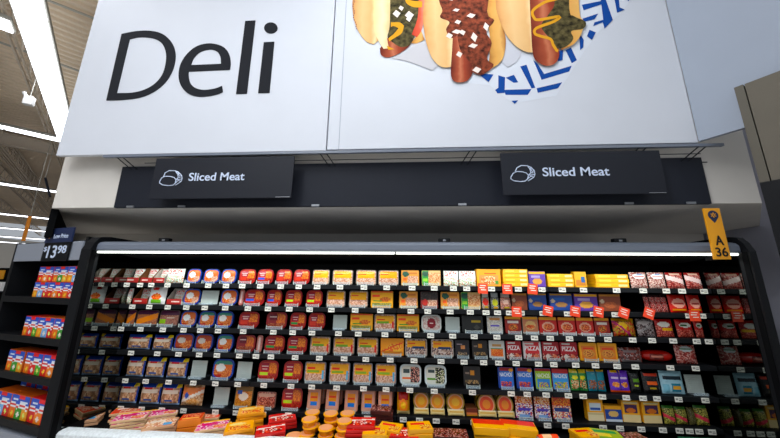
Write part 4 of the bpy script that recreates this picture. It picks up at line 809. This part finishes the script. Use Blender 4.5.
# ---------------------------------------------------------------- goods piled in the well
ty('w1','box','flat_meat_pack','flat meat pack with yellow edge and pink front','pack','d98a5a', [('R',0,0,1,1,'e8a01c')],d=.11)
def flatpack(w, d, h, top, side, label_on_top):
    r = thing('flat_meat_pack', None, None)
    kid(link('tray', plain(BX(-w/2, w/2, -d/2, d/2, 0, h, bev=.003), side), M['card'], r), r)
    g = front_grid(w*.96, d*.96, top, 0, .001, 18, 0, 3)
    bmesh.ops.rotate(g, verts=g.verts, matrix=Matrix.Rotation(-math.pi/2, 3, 'X')); mv(g, 0, -d*.48, h+.0012)
    kid(link('top_label', g, M['print'], r), r); return r
WT = {
 'pink': (dict(w=.21, d=.15, h=.018, side='dcbc98', top=[('M',0,0,1,1,['e8b8b8','d95a9a','c83a8a','f0d8d8']),('R',0,.8,1,1,'f4bc1a'),('R',.1,.5,.6,.75,'c8286a'),('M',.55,.1,.95,.45,['d9784a','e8a07a'])]), 'yellow-edged flat pack with magenta print'),
 'red': (dict(w=.20, d=.14, h=.018, side='dcb894', top=[('R',0,0,1,1,'d9583a'),('R',0,.8,1,1,'f4bc1a'),('M',.3,.1,.9,.6,['e8c0a8','c86a4a','d9947a']),('R',.1,.62,.6,.78,'f0e0d8')]), 'yellow-edged flat pack with red print'),
 'tan': (dict(w=.20, d=.14, h=.02, side='cfa888', top=[('M',0,0,1,1,['e0b890','c88a60','f0dcc8','d8a088']),('R',.1,.6,.6,.85,'e8d8c8'),('R',.6,.1,.9,.4,'5aa0c8')]), 'tan flat meat pack with blue mark'),
 'orange': (dict(w=.15, d=.11, h=.05, side='d8862a', top=[('R',0,0,1,1,'c8502a'),('R',.1,.1,.9,.3,'e8b060'),('M',.1,.4,.9,.9,['b8302a','d98a5a'])]), 'orange-sided meat box with red top'),
 'hot': (dict(w=.19, d=.15, h=.022, side='e0a01c', top=[('R',0,0,1,1,'eeb020'),('M',.1,.1,.9,.5,['e07a2a','c85a2a','f0c060']),('E',.4,.7,.3,.15,'f4dc90')]), 'yellow hot dog pack'),
 'rbag': (dict(w=.20, d=.14, h=.02, side='b8241c', top=[('R',0,0,1,1,'c8281e'),('M',.1,.1,.9,.5,['d95a3a','a81c18','e8d0c8','8c1c18']),('D',.65,.2,.06,'f0e4dc')]), 'red flat sausage pack'),
 'ybox': (dict(w=.24, d=.14, h=.05, side='ecb414', top=[('R',0,0,1,1,'d8401c'),('R',0,0,1,.4,'f0b81c')]), 'yellow box with red top'),
 'ybag': (dict(w=.17, d=.13, h=.025, side='d9a41c', top=[('R',0,0,1,1,'ecb41c'),('R',.1,.5,.7,.8,'d8302a'),('M',.5,.1,.95,.5,['c86a2a','e8c060'])]), 'yellow snack bag with red print'),
 'gbag': (dict(w=.19, d=.13, h=.025, side='7a9a2a', top=[('R',0,0,1,1,'a8b83a'),('R',.1,.5,.9,.8,'3a9a4a'),('R',.1,.1,.6,.4,'e8d04a')]), 'green and yellow snack bag'),
 'dark': (dict(w=.16, d=.13, h=.03, side='4a201c', top=[('M',0,0,1,1,['6a2a24','8c4a40','3a1816','b88a80'])]), 'dark red clear meat pack'),
}
def tubstack():
    r = thing('round_meat_tub', None, None)
    bm = bmesh.new(); bmesh.ops.create_cone(bm, segments=20, radius1=.042, radius2=.052, depth=.034, cap_ends=True, matrix=Matrix.Translation((0, 0, .017)))
    kid(link('tub', plain(bm, 'dc9030'), M['print'], r, False), r)
    bm = bmesh.new(); bmesh.ops.create_cone(bm, segments=20, radius1=.056, radius2=.054, depth=.007, cap_ends=True, matrix=Matrix.Translation((0, 0, .0375)))
    kid(link('rim', plain(bm, 'f0b428'), M['print'], r), r)
    bm = bmesh.new(); bmesh.ops.create_cone(bm, segments=20, radius1=.046, radius2=.046, depth=.002, cap_ends=True, matrix=Matrix.Translation((0, 0, .0425)))
    kid(link('lid_label', plain(bm, 'e4ac84'), M['print'], r), r)
    return r
wp_ = {}
WZ = .507
def pile(k, px, Y, n, rz, where, tilt=0, sc=1):
    Y += .055; X = PY(px, 425, Y).x
    for i in range(n):
        if k == 'tub':
            if k not in wp_: wp_[k] = tubstack(); o = wp_[k]
            else: o = copy_tree(wp_[k])
            step, desc, nm = .045, 'round orange-lidded meat tub', 'tub'
        else:
            d, desc = WT[k]
            if k not in wp_: wp_[k] = flatpack(d['w'], d['d'], d['h'], d['top'], d['side'], 1); o = wp_[k]
            else: o = copy_tree(wp_[k])
            step, nm = d['h']+.0035, 'pack'
        z = WZ+i*step*sc; j = random.uniform(-.008, .008)
        o.location = (X+j, Y+j, z); o.scale = (1, 1, sc); o.rotation_euler = (0, 0, math.radians(rz+random.uniform(-5, 5)*(k != 'tub')))
        lv = 'alone' if n == 1 else 'bottom' if i == 0 else 'top' if i == n-1 else 'level %d' % (i+1)
        lv = {'level 2': 'second', 'level 3': 'third', 'level 4': 'fourth'}.get(lv, lv)
        tag(o, '%s, %s in pile %s' % (desc, lv, where), nm, 'goods piled in the well: '+desc)
pile('tan', 96, 2.55, 2, 25, 'in far left corner')
pile('tan', 82, 2.38, 2, 30, 'by the left bumper')
pile('red', 126, 2.52, 3, 28, 'left of the magenta packs')
pile('pink', 131, 2.36, 4, 28, 'front left in the well')
pile('pink', 160, 2.50, 3, 28, 'behind the orange box')
pile('tan', 160, 2.30, 3, 30, 'right of the magenta packs')
pile('orange', 190, 2.33, 2, 20, 'near the hot dog packs')
pile('pink', 213, 2.32, 3, 25, 'beside the hot dog packs')
pile('red', 205, 2.52, 2, 20, 'behind, below the blue meat bags')
pile('hot', 241, 2.30, 3, 28, 'front of the hot dog packs')
pile('hot', 250, 2.50, 4, 28, 'back of the hot dog packs')
pile('rbag', 272, 2.29, 3, 25, 'front of the red sausage packs')
pile('rbag', 282, 2.48, 3, 25, 'back of the red sausage packs')
pile('tub', 295, 2.27, 1, 0, 'beside the red sausage packs')
pile('tub', 309, 2.31, 3, 0, 'left in front row of tubs')
pile('tub', 312, 2.43, 3, 0, 'left in back row of tubs')
pile('tub', 325, 2.29, 2, 0, 'second in front row of tubs')
pile('tub', 330, 2.42, 3, 0, 'second in back row of tubs')
pile('tub', 343, 2.30, 3, 0, 'right in front row of tubs')
pile('tub', 346, 2.43, 3, 0, 'right in back row of tubs')
pile('rbag', 361, 2.34, 5, 5, 'right of the round tubs', sc=1)
pile('ybag', 376, 2.30, 3, 8, 'right of the red packs')
pile('ybag', 390, 2.36, 3, -8, 'left of the case joint')
pile('dark', 382, 2.56, 4, 0, 'behind the yellow snack bags')
pile('rbag', 405, 2.32, 3, -6, 'just right of the case joint')
pile('ybag', 420, 2.33, 4, 10, 'below the round bologna packs')
pile('dark', 437, 2.34, 2, 0, 'left of the red-topped boxes')
pile('dark', 455, 2.34, 2, 0, 'nearer the red-topped boxes')
pile('ybox', 490, 2.42, 2, -6, 'left of the pair of red-topped boxes')
pile('ybox', 518, 2.42, 2, -6, 'right of the pair of red-topped boxes')
pile('ybag', 585, 2.40, 3, 12, 'under the yellow-sided boxes')
pile('gbag', 605, 2.40, 3, -10, 'under the cream cheese boxes')
pile('dark', 632, 2.40, 2, 4, 'right part of the well')
# sausage rolls
def roll(px, Y, z, c1, c2, rz, lab):
    X = PY(px, 430, Y).x; r = thing('sausage_roll', lab, 'sausage', (X, Y, z), math.radians(rz), 'wrapped sausage rolls')
    bm = bmesh.new(); bmesh.ops.create_cone(bm, segments=14, radius1=.02, radius2=.02, depth=.13, cap_ends=True, matrix=Matrix.Rotation(math.pi/2, 4, 'Y') @ Matrix.Identity(4))
    mv(bm, 0, 0, .02); kid(link('wrapper', plain(bm, c1), M['print'], r, False), r)
    bm = bmesh.new(); bmesh.ops.create_cone(bm, segments=14, radius1=.0207, radius2=.0207, depth=.06, cap_ends=True, matrix=Matrix.Rotation(math.pi/2, 4, 'Y')); mv(bm, -.01, 0, .02)
    kid(link('label_band', plain(bm, c2), M['print'], r), r)
    bm = bmesh.new()
    for s in (-1, 1): bar(bm, (s*.065, 0, .02), (s*.078, 0, .02), .008, 8)
    kid(link('end_clip', bm, M['alu'], r), r)
for i, (c1, c2, nm) in enumerate((('2a5ab8','3a7ad8','blue'), ('e8e0dc','c8402a','white and red'), ('e0582a','f0c8a0','orange'))):
    roll(541+i*3, 2.30+.0*i, WZ+.041*i, c1, c2, 8, 'wrapped %s sausage roll lying in the stack right of the yellow boxes' % {0: 'blue', 1: 'white and red', 2: 'orange'}[i])
for i, (c1, c2, nm) in enumerate((('e8dcd0','d8702a','cream'), ('2f6ac0','e8e8f0','blue and white'))):
    roll(562, 2.31, WZ+.041*i, c1, c2, -6, '%s sausage roll in the small stack next to the yellow snack bags' % nm)
# green folded tray at the right end of the well
p = PY(735, 434, 2.40)
gt = thing('green_tray', 'dark green plastic tray lying in the right end of the well', 'tray', (p.x-.12, 2.42, WZ))
bm = bmesh.new(); box(bm, -.16, .16, -.1, .1, 0, .006)
kid(link('tray_base', bm, M['green'], gt), gt)
bm = bmesh.new()
for a in ((-.16, .16, -.1, -.094), (-.16, .16, .094, .1), (-.16, -.154, -.094, .094), (.154, .16, -.094, .094)): box(bm, *a, .006, .05)
kid(link('tray_rim', bm, M['green'], gt), gt)

# ---------------------------------------------------------------- overhead: lights, joists, cables
ZL = 5.0
def strip_light(name, a, d, L, wd, lab, group, lamp=0, seg=2.4):
    r = thing(name, lab, 'light', a, math.atan2(d.y, d.x), group)
    kid(link('housing', BX(0, L, -wd/2-.02, wd/2+.02, .03, .09, bev=.004), M['galv'], r), r)
    n = max(1, round(L/seg))
    for i in range(n):
        s = L/n; bm = bmesh.new()
        for y in (-.5, .5): box(bm, i*s+.015, (i+1)*s-.015, y*wd*.5-wd*.24, y*wd*.5+wd*.24, 0, .03, bev=.008)
        kid(link('tube_section', bm, M['tube2'], r), r)
    if lamp:
        lp = D.lights.new('lamp', 'AREA'); lp.shape = 'RECTANGLE'; lp.size = L; lp.size_y = wd; lp.energy = lamp; lp.color = (.95, .98, 1)
        lo = D.objects.new('lamp', lp); COL.objects.link(lo); lo.parent = r; lo.location = (L/2, 0, -.03)
        l2 = lp.copy(); l2.energy = lamp*.2; lo2 = D.objects.new('lamp', l2); COL.objects.link(lo2); lo2.parent = r; lo2.location = (L/2, 0, .13); lo2.rotation_euler = (math.pi, 0, 0)  # extra upward lamp added above the housing to brighten the roof deck
    return r
e1 = (PZ(58, 140, ZL)+PZ(67, 113, ZL))/2; s1_ = (PZ(8, 0, ZL)+PZ(43, 0, ZL))/2
endp = s1_+GA*(((PZ(60, 139, ZL))-s1_).dot(GA))
st = endp-GA*9.6
strip_light('ceiling_light', st, GA, 9.6, .30, 'long bright strip light running up the left edge of the mural', 'ceiling strip lights', lamp=LAMP)
names = ['nearest cross strip light left of the mural corner', 'second cross strip light from the top of the receding rows', 'third receding strip light at the far left', 'fourth receding strip light at the far left', 'fifth receding strip light, just above the angled unit', 'sixth receding strip light, lowest visible row']
for k, yy in enumerate((134.2, 188.5, 217.2, 230.5, 238.7, 244)):
    p = PZ(30, yy, ZL); strip_light('ceiling_light', p-GB*(7 if k else 4.8), GB, 14.4 if k else 9.6-3.0, .20 if k == 0 else .22, names[k], 'ceiling strip lights', seg=2.4)
p = PZ(7, 27, ZL-.0); strip_light('ceiling_light', p-GB*2.3, GB, 2.35, .26, 'short strip light cut by the left edge at the top', 'ceiling strip lights')
# unseen strip lights added over the aisle to light the case and mural
for k, (x, y) in enumerate(((-.8, -.1), (-3.5, -3), (3.5, -4.5))):
    strip_light('ceiling_light', Vector((x, y, ZL))-GB*2.4, GB, 4.8, .25, ['added unseen strip light above the camera', 'added unseen strip light left behind the camera', 'added unseen strip light far right behind the camera'][k], 'added unseen strip lights over the aisle', lamp=LAMP2)
def joist(a, d, L, lab, web=True):
    r = thing('roof_joist', lab, 'joist', a, math.atan2(d.y, d.x), 'roof joists')
    bm = bmesh.new(); 
    for y in (-.04, .02): box(bm, 0, L, y, y+.02, 0, .05); box(bm, 0, L, y, y+.02, .40, .45)
    kid(link('chords', bm, M['joist'], r), r)
    bm = bmesh.new(); n = int(L/.7)
    for i in range(n):
        x = i*.7; bar(bm, (x, 0, .03), (x+.35, 0, .42), .014, 5); bar(bm, (x+.35, 0, .42), (x+.7, 0, .03), .014, 5)
    if web: kid(link('web', bm, M['joist'], r), r)
q = (PZ(3, 30, 5.12)+PZ(13, 30, 5.12))/2
o_ = q-GA*4
joist(o_, GA, 14, 'pale steel joist running beside the long bright strip light')
for k, (px, py) in enumerate(((20, 172), (30, 190), (28, 205), (20, 222))):
    p = PZ(px, py, 5.1); joist(p-GA*6, GA, 14, 'distant roof joist, %s from the top at the far left' % ORD[k+1])
p = PZ(30, 150, 5.15); d = thing('roof_beam', 'pale steel beam just below the nearest cross strip light', 'beam', p-GB*6, math.atan2(GB.y, GB.x))
bm = bmesh.new(); box(bm, 0, 8.3, -.09, .09, 0, .02); box(bm, 0, 8.3, -.01, .01, .02, .3); kid(link('flange', bm, M['joist'], d), d)
bm = BX(0, 8.3, -.09, .09, .3, .32); kid(link('top_flange', bm, M['joist'], d), d)
for (a, b, nm) in (((47, 0), (93, 18), 'upper'), ((57, 63), (79, 71), 'lower')):
    A_, B_ = PZ(a[0], a[1], 5.5), PZ(b[0], b[1], 5.5); e = B_+(B_-A_).normalized()*1.5
    tag(link('ceiling_cable', bar(bmesh.new(), A_-(B_-A_).normalized()*.8, e, .018, 6), M['galv']), '%s white cable crossing the roof deck beside the mural' % nm, 'cable')
p = PZ(29, 101, 4.6); fx_ = thing('emergency_light', 'small white box fixture hanging left of the long strip light', 'light fixture', p, math.radians(30))
kid(link('housing', BX(-.06, .06, -.05, .05, -.08, .08, bev=.015), M['white'], fx_), fx_)
kid(link('hanger', bar(bmesh.new(), (0, 0, .08), (0, 0, .98), .006), M['galv'], fx_), fx_)
kid(link('lamp_head', bar(bmesh.new(), (-.05, 0, .07), (-.08, -.02, .14), .025, 10), M['white'], fx_), fx_)
a, b = PY(26.5, 216, 6.5), PY(21, 241, 6.5); of = thing('hanging_flag', 'thin orange strip flag hanging in the distance above the angled unit', 'flag', (b.x, 6.5, 0))
kid(link('banner', BX(0, .10, 0, .01, b.z, a.z), M['orange'], of), of)
kid(link('wire', bar(bmesh.new(), (.05, .005, a.z), (.05, .005, 5.6), .005, 5), M['galv'], of), of)
a = PY(47, 189, 7); hk = thing('fixture_hanger', 'dark hanging bracket arm beside the cream bulkhead edge', 'bracket', (a.x, 7, 0))
kid(link('arm', bar(bmesh.new(), (-.14, 0, a.z+.32), (.15, 0, a.z-.22), .025), M['navy'], hk), hk)
kid(link('rod', bar(bmesh.new(), (-.14, 0, a.z+.30), (-.14, 0, 5.6), .008, 5), M['galv'], hk), hk)
# distant shelving beyond the angled unit
p = PY(-6, 268, 7.0); g = thing('store_shelving', 'distant dark store shelving with green and white goods at the left edge', 'shelving', (p.x, 7.0, 0))
kid(link('frame', BX(-2.2, .75, 0, .5, 0, 1.9), M['black2'], g), g)
kid(link('header_sign', BX(-1.5, .35, -.02, 0, 1.62, 1.84), M['yel'], g), g)
for k in range(3):
    kid(link('shelf', BX(-2.1, .7, -.25, 0, .5+.4*k, .53+.4*k), M['navy'], g), g)
for k in range(6):
    o = tag(link('carton', BX(p.x-.9+.27*k, p.x-.68+.27*k, 6.78, 6.97, 1.33, 1.33+.22, bev=.004), M['white' if k % 2 else 'green']), '%s carton, %s on the distant store shelving' % ('white' if k % 2 else 'green', ['leftmost', 'second', 'third', 'fourth', 'fifth', 'rightmost'][k]), 'carton', 'cartons on distant shelving')
